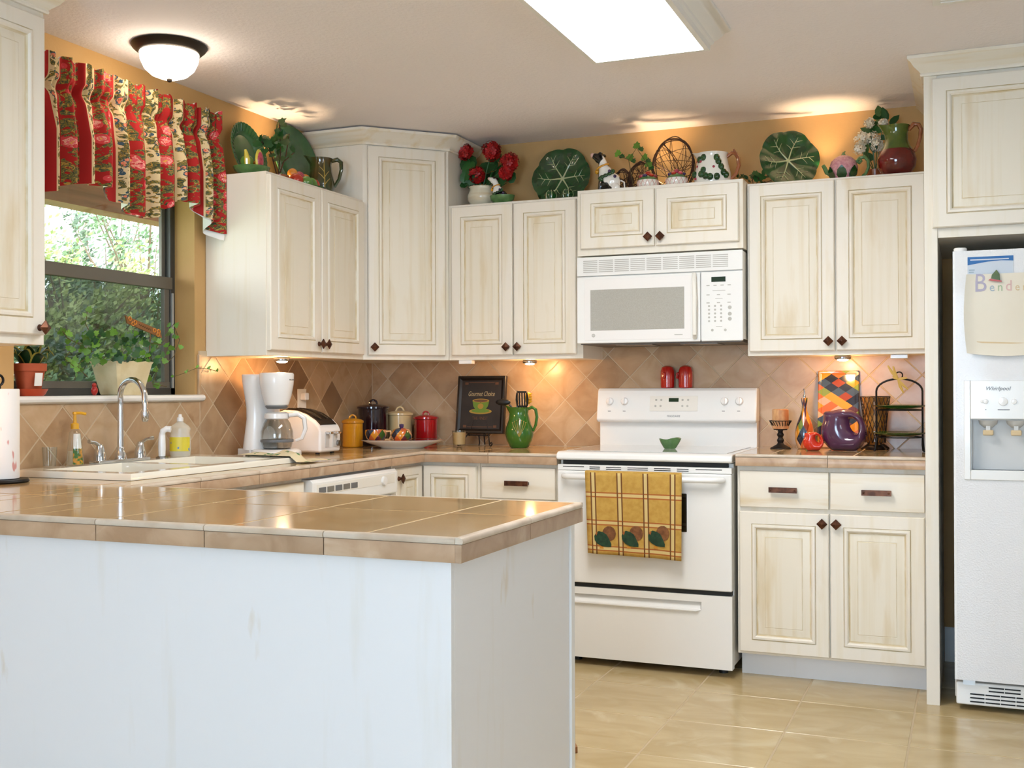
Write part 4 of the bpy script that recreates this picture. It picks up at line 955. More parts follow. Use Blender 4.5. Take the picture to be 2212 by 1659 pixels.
MB().sph((0, 0, .017), (.013, .017, .016)).sph((0, -.006, .037), (.009, .010, .009)).tube([(0, .012, .014), (0, .03, .008)], [.007, .003], 8).tube([(0, -.014, .037), (0, -.022, .035)], [.003, .0008], 6).box(-.006, -.008, 0, .006, .008, .006).build('bird', 'bird_red', f, remesh=.0022)
# ------------------------------------------------------------------ valance
yv0, yv1 = -2.42, -1.405
ctrl = [at(px, py, 'X', .085) for px, py in ((60, 420), (113, 412), (150, 396), (205, 398), (243, 408), (250, 432), (300, 470), (330, 470), (372, 438), (400, 430), (432, 452), (440, 470), (470, 505))]
ctrl = [(p.y, p.z) for p in ctrl]
def vbot(y):
    if y <= ctrl[0][0]: return ctrl[0][1]
    for (a, za), (c, zc) in zip(ctrl, ctrl[1:]):
        if y <= c: return za+(zc-za)*(y-a)/max(1e-6, c-a)
    return ctrl[-1][1]
v = T('window_valance', 'red and cream striped floral valance gathered on the window rod', 'curtain', (0, 0, 0))
def vgrid(xo, extra, name, mat, dz=0):
    nu, nv = 300, 34; vs = []; uvs = []
    for i in range(nu+1):
        u = i/nu; y = yv0+(yv1-yv0)*u; zt = 2.352+.006*math.sin(u*83)+.004*math.sin(u*171+1)
        zb = vbot(y)-dz-extra*max(0, (u-.86)/.14)
        for j in range(nv+1):
            t = j/nv; z = zt+(zb-zt)*t
            g_ = math.exp(-((z-2.245)/.022)**2); hang = min(1, max(0, (2.25-z)/.16))
            A = .011+.021*hang; A2 = .006+.005*g_
            x = .072+xo+A*math.sin(u*2*PI*12.2+.8*math.sin(u*9)+hang*.5)+A2*math.sin(u*2*PI*31+1.3*math.sin(u*21))*(1-.75*hang)-.018*g_+.010*hang
            if z > 2.27: x += .006
            vs.append((x, y+.006*math.sin(u*2*PI*12.2+1.2)*hang, z)); uvs.append((u*1.02*1.25+.03, z))
    fs = [(i*(nv+1)+j, (i+1)*(nv+1)+j, (i+1)*(nv+1)+j+1, i*(nv+1)+j+1) for i in range(nu) for j in range(nv)]
    b = MB(); b.add(vs, fs); me = b.mesh(name, mat, 80); ul = me.uv_layers.new(name='UVMap')
    for lp in me.loops: ul.data[lp.index].uv = uvs[lp.vertex_index]
    return put(name, me, v)
vgrid(0, 0, 'cloth', 'valance_cloth'); vgrid(-.010, .035, 'lining', 'cloth_white', -.006)
MB().tube([(.035, yv0-.04, 2.29), (.035, yv1+.004, 2.29)], .008, 10).tube([(.0, yv1-.01, 2.29), (.035, yv1-.01, 2.29)], .006, 8).build('rod', 'trim_white', v)

# ------------------------------------------------------------------ coffee maker, toaster
f = T('coffee_maker', 'white drip coffee maker with a glass carafe beside the toaster', 'coffee maker', (.20, -1.225, ZL+.0008), PI/2-.42)
# local: front towards -y
MB().lathe([(.098, 0), (.104, .006), (.103, .026), (.090, .034), (.0005, .035)], 36, (0, -.055, 0), ax=(1, 1.05)).box(-.085, .02, 0, .085, .12, .034).build('base', 'white_plastic', f, bevel=.004)
b = MB(); L = []
for z, wx, dp_ in ((.03, .092, .080), (.09, .085, .066), (.16, .076, .058), (.21, .077, .058), (.26, .085, .064), (.315, .094, .074), (.348, .097, .078), (.352, .094, .075)):
    L.append([(wx*math.cos(a), .052+dp_*math.sin(a)*.85, z) for a in [2*PI*k/28 for k in range(28)]])
b.loops(L, cap0=True, cap1=True); b.build('water_tank', 'white_plastic', f)
MB().lathe([(.040, .215), (.050, .222), (.062, .26), (.071, .31), (.073, .350), (.069, .357), (.0005, .360)], 36, (0, -.058, 0)).build('brew_basket', 'white_plastic', f)
MB().lathe([(.050, .2155), (.040, .205), (.0005, .204)], 28, (0, -.058, 0)).build('basket_rim', 'print_grey', f)
cf = MB(); cf.lathe([(.050, .036), (.060, .040), (.068, .075), (.067, .11), (.055, .145), (.045, .160), (.046, .170)], 36, (0, -.06, 0)); ca = cf.build('carafe', 'carafe_glass', f)
MB().lathe([(.049, .162), (.052, .166), (.052, .184), (.040, .190), (.0005, .191)], 30, (0, -.06, 0)).build('carafe_lid', 'white_plastic', ca)
MB().lathe([(.0685, .064), (.0695, .066), (.0695, .074), (.0685, .076)], 36, (0, -.06, 0)).build('carafe_band', 'print_grey', ca)
b = MB(); hp = [Vector((.030, -.105, .178)), Vector((.062, -.128, .182)), Vector((.082, -.142, .165)), Vector((.086, -.146, .12)), Vector((.074, -.136, .080)), Vector((.056, -.118, .070))]
b.tube(hp, [.010, .011, .011, .010, .009, .007], 10, flat=1.2); b.build('carafe_handle', 'white_plastic', ca)
MB().lathe([(.058, .035), (.058, .0358), (.0005, .0359)], 30, (0, -.06, 0)).build('warming_plate', 'black_plastic', f)
text('brand_lettering', 'MR. COFFEE', .008, 'print_grey', f, (.036, -.1205, .325), (PI/2, 0, .52))
f = T('toaster', 'white and brown curved two-slice toaster beside the coffee maker', 'toaster', (.205, -.952, ZL+.0008), PI/2)
# local: end with the controls faces -y, long side profile in yz
prof = [(-.130, .007), (-.132, .105), (-.122, .125), (-.095, .150), (-.05, .176), (0, .192), (.06, .196), (.115, .180), (.135, .15), (.138, .007)]
MB().prism([(y, z) for y, z in prof], -.086, .086, 'yz').build('body', 'white_plastic', f, bevel=.012, seg=3)
tp = [(-.121, .128), (-.095, .1525), (-.05, .1785), (0, .1945), (.06, .1985), (.105, .187)]
b = MB(); b.loops([[(-.066, y, z-.004) for y, z in tp], [(-.064, y, z+.0015) for y, z in tp], [(.064, y, z+.0015) for y, z in tp], [(.066, y, z-.004) for y, z in tp]], closed=False); tpo = b.build('top_plate', 'oil_bronze', f)
for x in (-.030, .030):
    b = MB(); q = tp[1:]; b.loops([[(x-.011, y, z+.002) for y, z in q], [(x-.012, y, z+.005) for y, z in q], [(x-.006, y, z+.003) for y, z in q], [(x+.006, y, z+.003) for y, z in q], [(x+.012, y, z+.005) for y, z in q], [(x+.011, y, z+.002) for y, z in q]], closed=False, mis=[0, 0, 1, 0, 0]); b.build('bread_slot', ['steel', 'black_gap'], tpo)
for x in (-.032, .032):
    MB().box(x-.016, -.1335, .03, x+.016, -.131, .098).build('lever_channel', 'appliance_grey', f)
    MB().box(x-.014, -.158, .088, x+.014, -.132, .100).build('lever', 'chrome', f, bevel=.003)
MB().lathe([(.014, 0), (.013, .012), (.0005, .013)], 18).build('browning_dial', 'steel', f, (.055, -.1325, .045), (PI/2, 0, 0))
for x in (-.06, .06):
    for y in (-.10, .11): MB().lathe([(.010, 0), (.010, .0095)], 10, (x, y, 0)).build('foot', 'black_plastic', f)
po = at(652, 862, 'X', .012)
f = T('wall_outlet', 'white wall outlet with a plug behind the toaster', 'outlet', (.0092, po.y, po.z-.01))
MB().box(0, -.036, -.058, .005, .036, .058).build('cover_plate', 'outlet', f, bevel=.002); MB().box(.005, -.017, .004, .034, .017, .040).build('plug', 'white_plastic', f, bevel=.005)

# ------------------------------------------------------------------ corner of the worktop
def canister(label, x, y, r_, h, mat, ring):
    c = T('canister', label, 'canister', (x, y, ZL+.0008), .6, 'ceramic canister set in the corner')
    MB().lathe([(r_*.90, 0), (r_*.96, .004), (r_*.97, h*.05), (r_*.95, h*.94), (r_*.96, h), (.0005, h)], 40).build('jar', mat, c)
    l = MB().lathe([(r_*1.0, h+.0005), (r_*1.05, h+.003), (r_*1.05, h+.012), (r_*.9, h+.018), (r_*.5, h+.024), (.0005, h+.026)], 40).build('lid', mat, c)
    q = .018*ring; MB().tube([(q*1.15*math.cos(a), 0, h+.022+q*1.3*math.sin(a)) for a in [PI*k/12 for k in range(13)]], .0055*ring, 10).build('lid_loop', mat, l)
    for z in (h*.25, h*.5, h*.75): pass
def px_item(px, py, ax, v_): p = at(px, py, ax, v_); return p.x, p.y
x, y = px_item(762, 955, 'X', .135); canister('small yellow glazed canister with loop lid', x, y, .053, .118, 'yellow_glaze', .8)
canister('tallest dark purple glazed canister with loop lid', .140, -.225, .080, .186, 'purple_dark', 1.0)
x, y = px_item(864, 950, 'Y', -.10); canister('cream glazed canister with loop lid', x, -.10, .066, .150, 'cream_glaze', .95)
x, y = px_item(920, 950, 'Y', -.085); canister('bright red glazed canister with loop lid', x, -.085, .063, .130, 'red_glaze', .8)
x, y = px_item(870, 962, 'Y', -.42)
f = T('serving_platter', 'oval white platter with a harlequin rim in the worktop corner', 'platter', (x, -.42, ZL+.0008), .39)
MB().lathe([(.105, 0), (.110, .004), (.150, .018), (.175, .026), (.204, .038), (.206, .040)], 56, ax=(1, .58)).build('underside', 'white_glaze', f)
MB().lathe([(.206, .0402), (.202, .041), (.172, .030), (.150, .024), (.0005, .022)], 56, ax=(1, .58)).build('plate', 'harlequin_plate', f)
f2 = T('sugar_bowl', 'lidded harlequin patterned sugar bowl on the platter', 'sugar bowl', (x-.004, -.425, ZL+.0245)); f2.scale = (1.12,)*3
MB().lathe([(.024, 0), (.030, .004), (.044, .022), (.046, .036), (.038, .054), (.0005, .056)], 36).build('bowl', 'harlequin_cup', f2)
l = MB().lathe([(.038, .0545), (.034, .060), (.015, .066), (.0005, .067)], 30).build('lid', 'harlequin_cup', f2)
MB().lathe([(.008, .066), (.011, .072), (.011, .082), (.0005, .084)], 4).build('lid_knob', 'fruit_purple', l)
x3, y3 = px_item(812, 950, 'Y', -.455)
f2 = T('harlequin_cup', 'harlequin patterned teacup with pink rim and handle on the platter', 'cup', (x3, -.455, ZL+.0265)); f2.scale = (1.12,)*3
MB().lathe([(.026, 0), (.028, .004), (.042, .02), (.047, .038), (.046, .056), (.043, .056), (.040, .02), (.0005, .012)], 36).build('cup', 'harlequin_cup', f2)
MB().tube([(.043, .01, .048), (.064, .016, .050), (.068, .017, .030), (.058, .014, .012), (.040, .010, .012)], .0045, 8).build('handle', 'candle_wax', f2)
x, y = px_item(992, 960, 'Y', -.28)
f = T('candle_glass', 'tan wax candle in a clear glass tumbler on the worktop', 'candle', (x, -.28, ZL+.0008))
MB().lathe([(.028, 0), (.030, .003), (.036, .082), (.0345, .082), (.0295, .014), (.0005, .013)], 30).build('glass', 'clear_glass', f)
MB().lathe([(.0285, .0145), (.0325, .072), (.0005, .070)], 30).build('wax', 'candle_wax', f)
# framed picture on an easel
p = at(1036, 955, 'Y', -.13)
f = T('framed_picture', 'black framed coffee picture lettered Gourmet Choice on a small easel', 'picture', (p.x, -.13, ZL+.0008))
Wp, Hp, zb = .264, .292, .062; tl = -.14
fr = bpy.data.objects.new('picture_panel', None)
def frm(name, mb, mat, par=f, **k): return mb.build(name, mat, par, (0, 0, zb), (tl, 0, 0), **k)
b = MB(); b.loops([rect_loop(-Wp/2, 0, Wp/2, Hp, i, y) for i, y in ((0, .012), (0, -.008), (.003, -.011), (.012, -.012), (.020, -.006), (.024, -.004))], cap0=True); pf = frm('frame', b, 'frame_black')
frm('print', MB().box(-Wp/2+.022, -.0045, .022, Wp/2-.022, -.002, Hp-.022), 'print_black')
def pt(s_, z_, size, mat, **k): 
    o = text('lettering', s_, size, mat, f, (0, 0, zb), (PI/2+tl, 0, 0), .0003, **k); 
    R_ = Matrix.Rotation(tl, 4, 'X'); o.location = Vector((0, 0, zb))+R_ @ Vector((0, -.0052, z_)); return o
pt('Gourmet Choice', .190, .034, 'lettering_cream', sx=.62, shear=.35); pt('THE FINEST', .070, .022, 'print_brown', sx=.75)
art = lambda name, mb, mat: frm(name, mb, mat)
el = lambda cx, cz, rx, rz, n=28: [(cx+rx*math.cos(2*PI*k/n), cz+rz*math.sin(2*PI*k/n)) for k in range(n)]
art('painted_saucer', MB().prism(el(0, .112, .062, .014), -.0052, -.0044), 'print_gold'); art('painted_saucer_inner', MB().prism(el(0, .114, .050, .009), -.0056, -.005), 'print_green')
art('painted_cup', MB().prism([(-.046, .166), (.046, .166), (.040, .138), (.024, .116), (-.024, .116), (-.040, .138)], -.006, -.0052), 'print_green')
art('painted_cup_rim', MB().prism(el(0, .166, .046, .010), -.0066, -.0058), 'print_gold'); art('painted_coffee', MB().prism(el(0, .166, .038, .0065), -.0072, -.0064), 'print_brown')
art('painted_motif', MB().prism(el(0, .138, .016, .014), -.0066, -.0058), 'print_gold')
b = MB()
for x_, z_ in ((-.092, .030), (.074, .030), (-.092, .248), (.074, .248)): b.prism([(x_, z_), (x_+.018, z_), (x_+.018, z_+.012), (x_, z_+.012)], -.0052, -.0044)
for z_ in (.032, .258): b.box(-.07, -.0050, z_, .07, -.0044, z_+.003)
art('painted_border', b, 'print_brown')
b = MB()
b.tube([(-.05, -.002, .075), (-.075, -.03, .03), (-.085, -.045, .006), (-.092, -.06, .004), (-.098, -.062, .016), (-.090, -.060, .022)], .0035, 7)
b.tube([(.05, -.002, .075), (.065, -.03, .03), (.075, -.045, .006), (.088, -.06, .004), (.096, -.062, .014), (.090, -.060, .022), (.084, -.06, .016)], .0035, 7)
b.tube([(-.06, -.012, .055), (.06, -.012, .055)], .0035, 7); b.tube([(-.045, -.012, .055), (-.045, -.026, .052), (-.045, -.028, .066)], .003, 6); b.tube([(.045, -.012, .055), (.045, -.026, .052), (.045, -.028, .066)], .003, 6)
b.tube([(0, .018, .22), (0, .055, .06), (0, .066, .004)], .0035, 7); b.tube([(0, -.008, .055), (0, .0, .015), (0, -.008, .003)], .0035, 7); b.tube([(-.05, -.002, .075), (0, .028, .24), (.05, -.002, .075)], .003, 7)
b.build('easel', 'iron', f)
# green pitcher with utensils
x, y = px_item(1122, 960, 'Y', -.215)
f = T('utensil_pitcher', 'green glazed pitcher with raised floral sprig holding cooking utensils', 'pitcher', (x, -.215, ZL+.0008), .37)
MB().lathe([(.042, 0), (.046, .004), (.062, .035), (.069, .065), (.066, .095), (.052, .135), (.044, .165), (.047, .190), (.050, .197), (.046, .197), (.041, .165), (.045, .12), (.0005, .02)], 40, spout=(PI*1.02, .022, .14, .197)).build('jug', 'pitcher_green', f)
hd_ = [(.044, -.006, .188), (.062, -.010, .197), (.080, -.013, .186), (.086, -.014, .150), (.080, -.013, .110), (.066, -.010, .080)]
MB().tube(hd_, [.008, .0085, .008, .0075, .007, .006], 10).build('handle', 'pitcher_green', f)
b = MB()
for a in (-.9, -.6, -.3, 0, .3, .6, .9):
    pts = []
    for k in range(6):
        t = k/5; th = -PI/2+a*.62*t; z = .055+.085*t*(1-.22*abs(a)); rr = .0695-.0*z
        rr = [.0665, .0695, .0692, .0665, .061, .0555][min(5, int((z-.05)/.017))]
        pts.append((rr*math.cos(th), rr*math.sin(th), z))
    b.tube(pts, .0012, 5); b.sph(pts[-1], .003, 6, m=4)
b.build('sprig_relief', 'gold_line', f)
jx, jy = x, -.215
def utensil(name, label, cat): return T(name, label, cat, (jx, jy, ZL+.026), 0)
u = utensil('slotted_turner', 'black slotted turner standing in the green pitcher', 'utensil')
MB().tube([(.012, .012, .002), (.012, .010, .175)], .0045, 8).build('handle', 'black_plastic', u)
b = MB(); zt = .178
for x_ in (-.026, -.0132, .0, .0132, .026): b.box(x_-.0034, -.0012, .010, x_+.0034, .0012, .075)
b.box(-.026, -.0012, .0, .026, .0012, .0125).box(-.024, -.0012, .073, .024, .0012, .082).prism([(-.028, .01), (-.029, .06), (-.024, .082), (-.0295, .06)], -.0012, .0012)
b.prism([(-.030, .012), (-.034, .04), (-.030, .066), (-.0226, .078), (-.0226, .004)], -.0012, .0012); b.prism([(.030, .012), (.034, .04), (.030, .066), (.0226, .078), (.0226, .004)], -.0012, .0012)
b.build('blade', 'black_plastic', u, (.012, .009, .168), (.05, 0, 0))
u = utensil('cooking_spoon', 'black cooking spoon leaning over the rim of the green pitcher', 'utensil')
MB().tube([(.02, -.012, .004), (-.022, -.016, .160), (-.045, -.017, .185)], [.0045, .0045, .005], 8).sph((-.078, -.018, .196), (.040, .010, .016), 14).build('spoon', 'black_plastic', u)
u = utensil('pasta_fork', 'yellow plastic pasta server standing in the green pitcher', 'utensil')
b = MB(); b.tube([(.0, .022, .004), (.030, .024, .19)], .0045, 8).sph((.038, .024, .215), (.018, .008, .03), 12)
for k in range(4): b.tube([(.045, .018, .196+k*.013), (.062, .010, .198+k*.013)], [.004, .003], 6)
b.build('server', 'yellow_plastic', u)
u = utensil('wire_whisk', 'thin wire whisk standing in the green pitcher', 'utensil')
b = MB(); b.tube([(-.015, .022, .004), (-.022, .026, .18)], .004, 8)
for k in range(4):
    a = PI*k/4; b.tube([(-.022+.016*math.sin(PI*t)*math.cos(a), .026+.016*math.sin(PI*t)*math.sin(a), .178+.075*t*(1 if t < 2 else 1)) for t in [i/8 for i in range(9)]], .0008, 4)
b.build('whisk', 'steel', u)

# ------------------------------------------------------------------ on the range
for px, lab in ((1442, 'red glazed salt shaker without side knob on the range console'), (1481, 'red glazed pepper shaker with a small side knob on the range console')):
    p = at(px, 830, 'Y', -.042)
    f = T('shaker', lab, 'shaker', (p.x, -.042, 1.1995), 0, 'red shakers on the range')
    MB().lathe([(.030, 0), (.033, .003), (.034, .05), (.033, .080), (.027, .098), (.014, .106), (.0005, .107)], 32).build('body', 'shaker_red', f)
    if px > 1450: MB().tube([(-.033, 0, .070), (-.041, 0, .068), (-.041, 0, .048), (-.033, 0, .045)], .006, 8).build('side_knob', 'shaker_red', f)
    else: MB().tube([(-.006, -.033, .072), (-.006, -.040, .068), (-.006, -.040, .050), (-.006, -.033, .046)], .005, 8).build('handle', 'shaker_red', f)
p = at(1446, 968, 'Y', -.36)
f = T('spoon_rest', 'small green leaf-shaped spoon rest on the cooktop', 'spoon rest', (p.x, -.36, .9268))
b = MB(); L = []
for q, z in ((.022, 0), (.026, .004), (.040, .026), (.046, .042), (.044, .043), (.036, .027), (.018, .008)):
    L.append([(q*1.02*math.cos(a)*(1+.16*max(0, math.cos(a))), q*.75*math.sin(a)*(1+.08*math.cos(5*a)), z+(.007*max(0, math.cos(a))-.006*math.cos(3*a)*.5)*(z > .02)) for a in [2*PI*k/30 for k in range(30)]])
b.loops(L, cap0=True, cap1=True); b.build('leaf_dish', 'green_knobbly', f)
# dish towel
f = T('dish_towel', 'yellow plaid dish towel with three turkeys on the oven handle', 'towel', (0, 0, 0))
tx0, tx1, tz0, tz1 = 1.451, 1.872, .484, .8395
ub = sorted({0, 1} | {round(c_+d_, 4) for c_ in (.083, .360, .632, .910) for d_ in (-.030, -.016, .016, .030)} | {i/24 for i in range(25)})
vb = sorted({0, 1} | {round(1-c_+d_, 4) for c_ in (.272, .612, .925) for d_ in (-.033, -.018, .018, .033)} | {i/24 for i in range(25)})
def ty(u, v_): return -.7165-.006*(1-v_)*math.sin(u*7+.5)-.004*(1-v_)*math.sin(u*15)-.003*(1-v_)
def cls(t, cs, flip=False):
    for c_ in cs:
        q = abs(t-((1-c_) if flip else c_))
        if q < (.018 if flip else .016): return 2
        if q < (.033 if flip else .030): return 1
    return 0
b = MB(); nv = len(vb)
vs = [(tx0+(tx1-tx0)*u+.014*(1-v_)*(1-u), ty(u, v_), tz0+(tz1-tz0)*v_+.012*(1-v_)*(1-u)) for u in ub for v_ in vb]
b.v = [tuple(q) for q in vs]
for i in range(len(ub)-1):
    for j in range(nv-1):
        b.f.append((i*nv+j, (i+1)*nv+j, (i+1)*nv+j+1, i*nv+j+1))
        a_, c_ = cls((ub[i]+ub[i+1])/2, (.083, .360, .632, .910)), cls((vb[j]+vb[j+1])/2, (.272, .612, .925), True)
        b.mi.append(1 if a_ == 1 else (3 if c_ == 1 else (2 if 2 in (a_, c_) else 0)))
tm = ['towel_yellow', 'plaid_brown', 'plaid_cream', 'plaid_red']
cl = b.build('front_drop', tm, f, sharp=80)
so = cl.modifiers.new('thick', 'SOLIDIFY'); so.thickness = .003; so.offset = -1
b = MB(); arc = [(-.7165, .8395), (-.7150, .8445), (-.7085, .8465), (-.7000, .8470), (-.6900, .8450), (-.6845, .838), (-.6835, .82), (-.6835, .70)]
b.loops([[(x_+(.5-(x_-tx0)/(tx1-tx0))*(.05 if k_ > 3 else 0), y_, z_) for k_, (y_, z_) in enumerate(arc)] for x_ in [tx0+(tx1-tx0)*k/12 for k in range(13)]], closed=False); b.build('fold_over', 'towel_yellow', f, sharp=80)
for px in (1308, 1366, 1423):
    p = at(px, 1162, 'Y', -.719)
    def flat(poly, mat, name, d):
        poly = [(a*1.22, c*1.22) for a, c in poly]; V = [(p.x+a, 0, p.z+c) for a, c in poly]; cen = (p.x+sum(a for a, c in poly)/len(poly), 0, p.z+sum(c for a, c in poly)/len(poly))
        V = [cen]+V; V = [(x_, ty((x_-tx0)/(tx1-tx0), (z_-tz0)/(tz1-tz0))-d, z_) for x_, y_, z_ in V]
        MB().add(V, [(0, 1+i, 1+(i+1) % len(poly)) for i in range(len(poly))]).build(name, mat, cl)
    flat(el(.014, .016, .024, .026, 14), 'turkey_tail', 'turkey_tail', .0030)
    flat([(-.038, .006), (-.032, .018), (-.022, .024), (-.006, .020), (.006, .012), (.014, -.002), (.022, -.020), (.022, -.030), (.006, -.030), (-.010, -.028), (-.026, -.020), (-.036, -.008)], 'turkey_green', 'turkey_body', .0042)
    flat([(-.034, .014), (-.030, .022), (-.026, .018), (-.030, .008)], 'plaid_red', 'turkey_head', .0052)
    flat([(-.016, -.028), (-.006, -.030), (-.004, -.037), (-.020, -.036)], 'turkey_foot', 'turkey_feet', .0034)

# ------------------------------------------------------------------ right worktop
x, y = px_item(1686, 962, 'Y', -.20)
f = T('candle_holder', 'mottled pillar candle on a dark iron pedestal holder', 'candle', (x, -.20, ZR+.0008))
MB().lathe([(.046, 0), (.044, .004), (.018, .018), (.012, .026), (.016, .038), (.010, .050), (.016, .062), (.010, .074), (.012, .082), (.030, .084), (.030, .088), (.0005, .088)], 24).build('pedestal', 'iron', f)
b = MB(); b.tube([(.048*math.cos(a), .048*math.sin(a), .124) for a in [2*PI*k/24 for k in range(24)]], .0022, 6, closed=True)
for k in range(20): a = 2*PI*k/20; b.tube([(.028*math.cos(a), .028*math.sin(a), .086), (.036*math.cos(a+.12), .036*math.sin(a+.12), .104), (.048*math.cos(a), .048*math.sin(a), .124)], .0018, 5)
b.build('wire_cup', 'iron', f); MB().lathe([(.034, .0885), (.036, .092), (.036, .172), (.031, .176), (.012, .170), (.0005, .169)], 30).build('pillar_candle', 'candle_mottled', f)
x, y = px_item(1738, 965, 'Y', -.17)
f = T('oil_cruet', 'harlequin patterned oil cruet with a metal pour spout', 'bottle', (x, -.17, ZR+.0008))
MB().lathe([(.026, 0), (.031, .004), (.041, .04), (.042, .07), (.034, .11), (.020, .145), (.012, .170), (.010, .190), (.014, .212), (.015, .226), (.0005, .228)], 36).build('bottle', 'harlequin_round', f)
MB().lathe([(.006, .226), (.006, .236), (.004, .240)], 10).tube([(0, 0, .238), (.001, 0, .252), (-.003, 0, .266)], [.0035, .003, .0025], 8).build('pourer', 'steel', f)
x = (2.341+2.513)/2
f = T('harlequin_tray', 'rectangular harlequin patterned tray leaning on the backsplash', 'tray', (x, -.080, ZR+.0012))
b = MB(); b.loops([rect_loop(-.089, 0, .089, .352, i, y_) for i, y_ in ((.004, .006), (0, .003), (0, -.003), (.004, -.006), (.012, -.004), (.018, .001))], cap0=True, cap1=True); b.build('tray', 'harlequin_flat', f, rot=(-.17, 0, 0), bevel=.002)
x, y = px_item(1757, 967, 'Y', -.31)
f = T('small_pitcher', 'small round orange red disc pitcher in front of the cruet', 'pitcher', (x, -.31, ZR+.0008), .35)
def disc_pitcher(R_, Tk, hx_, hz_, hr, mat, root, ex=1.0):
    n, m_ = 56, 12; b = MB(); fr_, bk = [], []
    for k in range(m_+1):
        s_ = k/m_; lo = []; lf = []
        for i in range(n):
            a = 2*PI*i/n; ox, oz = R_*ex*math.cos(a), R_+R_*math.sin(a)
            if oz < R_*.13: oz = R_*.13
            d_ = (a-2.30+PI) % (2*PI)-PI; g_ = math.exp(-(d_/.22)**2); ox -= R_*.20*g_; oz += R_*.10*g_
            ix, iz = hx_*R_+hr*R_*.62*math.cos(a)*1.0, R_+hz_*R_+hr*R_*math.sin(a)
            ix += .18*R_*math.sin(a)*-.5
            X, Z = ox+(ix-ox)*s_, oz+(iz-oz)*s_; Z -= R_*.13
            wd = math.hypot(ox-ix, oz-iz); th = Tk*min(1, wd/(R_*.75)+.18)
            d2 = th*math.sin(PI*min(.999, max(.001, s_)))**.5
            lo.append((X, -d2, Z)); lf.append((X, d2, Z))
        fr_.append(lo); bk.append(lf)
    b.loops(fr_); b.loops(bk[::-1]); 
    me = b.mesh('disc', mat, 60); bm = bmesh.new(); bm.from_mesh(me); bmesh.ops.remove_doubles(bm, verts=bm.verts, dist=.0008); bmesh.ops.recalc_face_normals(bm, faces=bm.faces); bm.to_mesh(me); bm.free()
    return put('disc_body', me, root)
disc_pitcher(.043, .026, .42, .30, .34, 'red_orange', f)
x, y = px_item(1823, 968, 'Y', -.285)
f = T('disc_pitcher', 'large plum purple disc pitcher on the right worktop', 'pitcher', (x, -.285, ZR+.0008), -.12)
disc_pitcher(.096, .044, .46, .26, .33, 'plum_glaze', f)
x, y = px_item(1888, 950, 'Y', -.135)
f = T('wire_hurricane', 'amber glass hurricane vase wrapped in dark wire mesh', 'vase', (x+.005, -.135, ZR+.0008))
MB().lathe([(.030, .0), (.034, .030), (.040, .034), (.044, .10), (.050, .19), (.056, .228), (.054, .228), (.042, .10), (.0005, .04)], 32).build('glass', 'amber_glass', f)
b = MB()
for k in range(18):
    for sg in (1, -1):
        pts = []
        for i in range(13):
            t = i/12; z = .03+.20*t; a = 2*PI*k/18+sg*t*1.3; rr = .040+.020*t**1.5+.003; pts.append((rr*math.cos(a), rr*math.sin(a), z))
        b.tube(pts, .0013, 4)
b.tube([(.063*math.cos(a), .063*math.sin(a), .231) for a in [2*PI*k/28 for k in range(28)]], .002, 5, closed=True); b.lathe([(.042, .0), (.044, .012), (.028, .026), (.020, .03)], 20)
for k in range(4): a = PI/4+PI/2*k; b.tube([(.03*math.cos(a), .03*math.sin(a), .03), (.06*math.cos(a), .06*math.sin(a), .012), (.075*math.cos(a), .075*math.sin(a), .003)], .004, 6)
b.build('wire_mesh', 'wire_brown', f)
x, y = 2.700, -.28
f = T('tiered_plate_stand', 'two-tier black wire stand with green glazed plates', 'plate stand', (x, y, ZR+.0008))
b = MB(); hw = .092
arch = [(-hw, 0, .0+.06)]+[(-hw, 0, .255-.0)]+[(-hw*math.cos(a), 0, .255+.052*math.sin(a)) for a in [PI*k/16 for k in range(1, 16)]]+[(hw, 0, .255), (hw, 0, .06)]
b.tube(arch, .0042, 8)
for sg in (-1, 1):
    b.tube([(sg*hw, 0, .06), (sg*hw*1.02, 0, .035), (sg*hw*1.06, -.02, .004), (sg*hw*1.08, -.03, .004)], .004, 7); b.tube([(sg*hw, 0, .06), (sg*hw*.98, .02, .03), (sg*hw*1.0, .04, .004)], .004, 7)
for z in (.062, .176): b.tube([(hw*math.cos(a), hw*math.sin(a), z) for a in [2*PI*k/28 for k in range(28)]], .0028, 6, closed=True)
b.tube([(.014*math.sin(a), 0, .322-.014*math.cos(a)) for a in [2*PI*k/14 for k in range(12)]], .003, 6)
b.build('wire_frame', 'black_metal', f)
for z in (.066, .180): MB().lathe([(.060, 0), (.066, .002), (.108, .012), (.112, .016), (.108, .017), (.066, .006), (.0005, .005)], 40, (0, 0, z)).build('plate', 'plate_green', f)
b = MB(); bx, bz = -.004, .305
for (a0, a1, L1) in ((2.25, 0, .075), (2.0, 0, .06), (-.9, 0, .055), (-1.3, 0, .06), (.2, 0, .03), (2.7, 0, .03)): b.tube([(bx, -.006, bz), (bx+L1*.5*math.cos(a0), -.010, bz+L1*.5*math.sin(a0)), (bx+L1*math.cos(a0)+.006, -.008, bz+L1*math.sin(a0))], [.004, .007, .0035], 6, flat=.5)
b.build('raffia_bow', 'raffia', f)
# small wedge on the floor
p = at(1237, 1632, 'Z', 0)
f = T('floor_wedge', 'small tan wooden wedge on the floor by the peninsula end', 'wedge', (p.x-.045, p.y+.02, .0003), .5)
MB().prism([(-.05, 0), (.05, 0), (.05, .022), (-.05, .004)], -.02, .02, 'xz').build('wedge', 'sign_wood', f, bevel=.002)
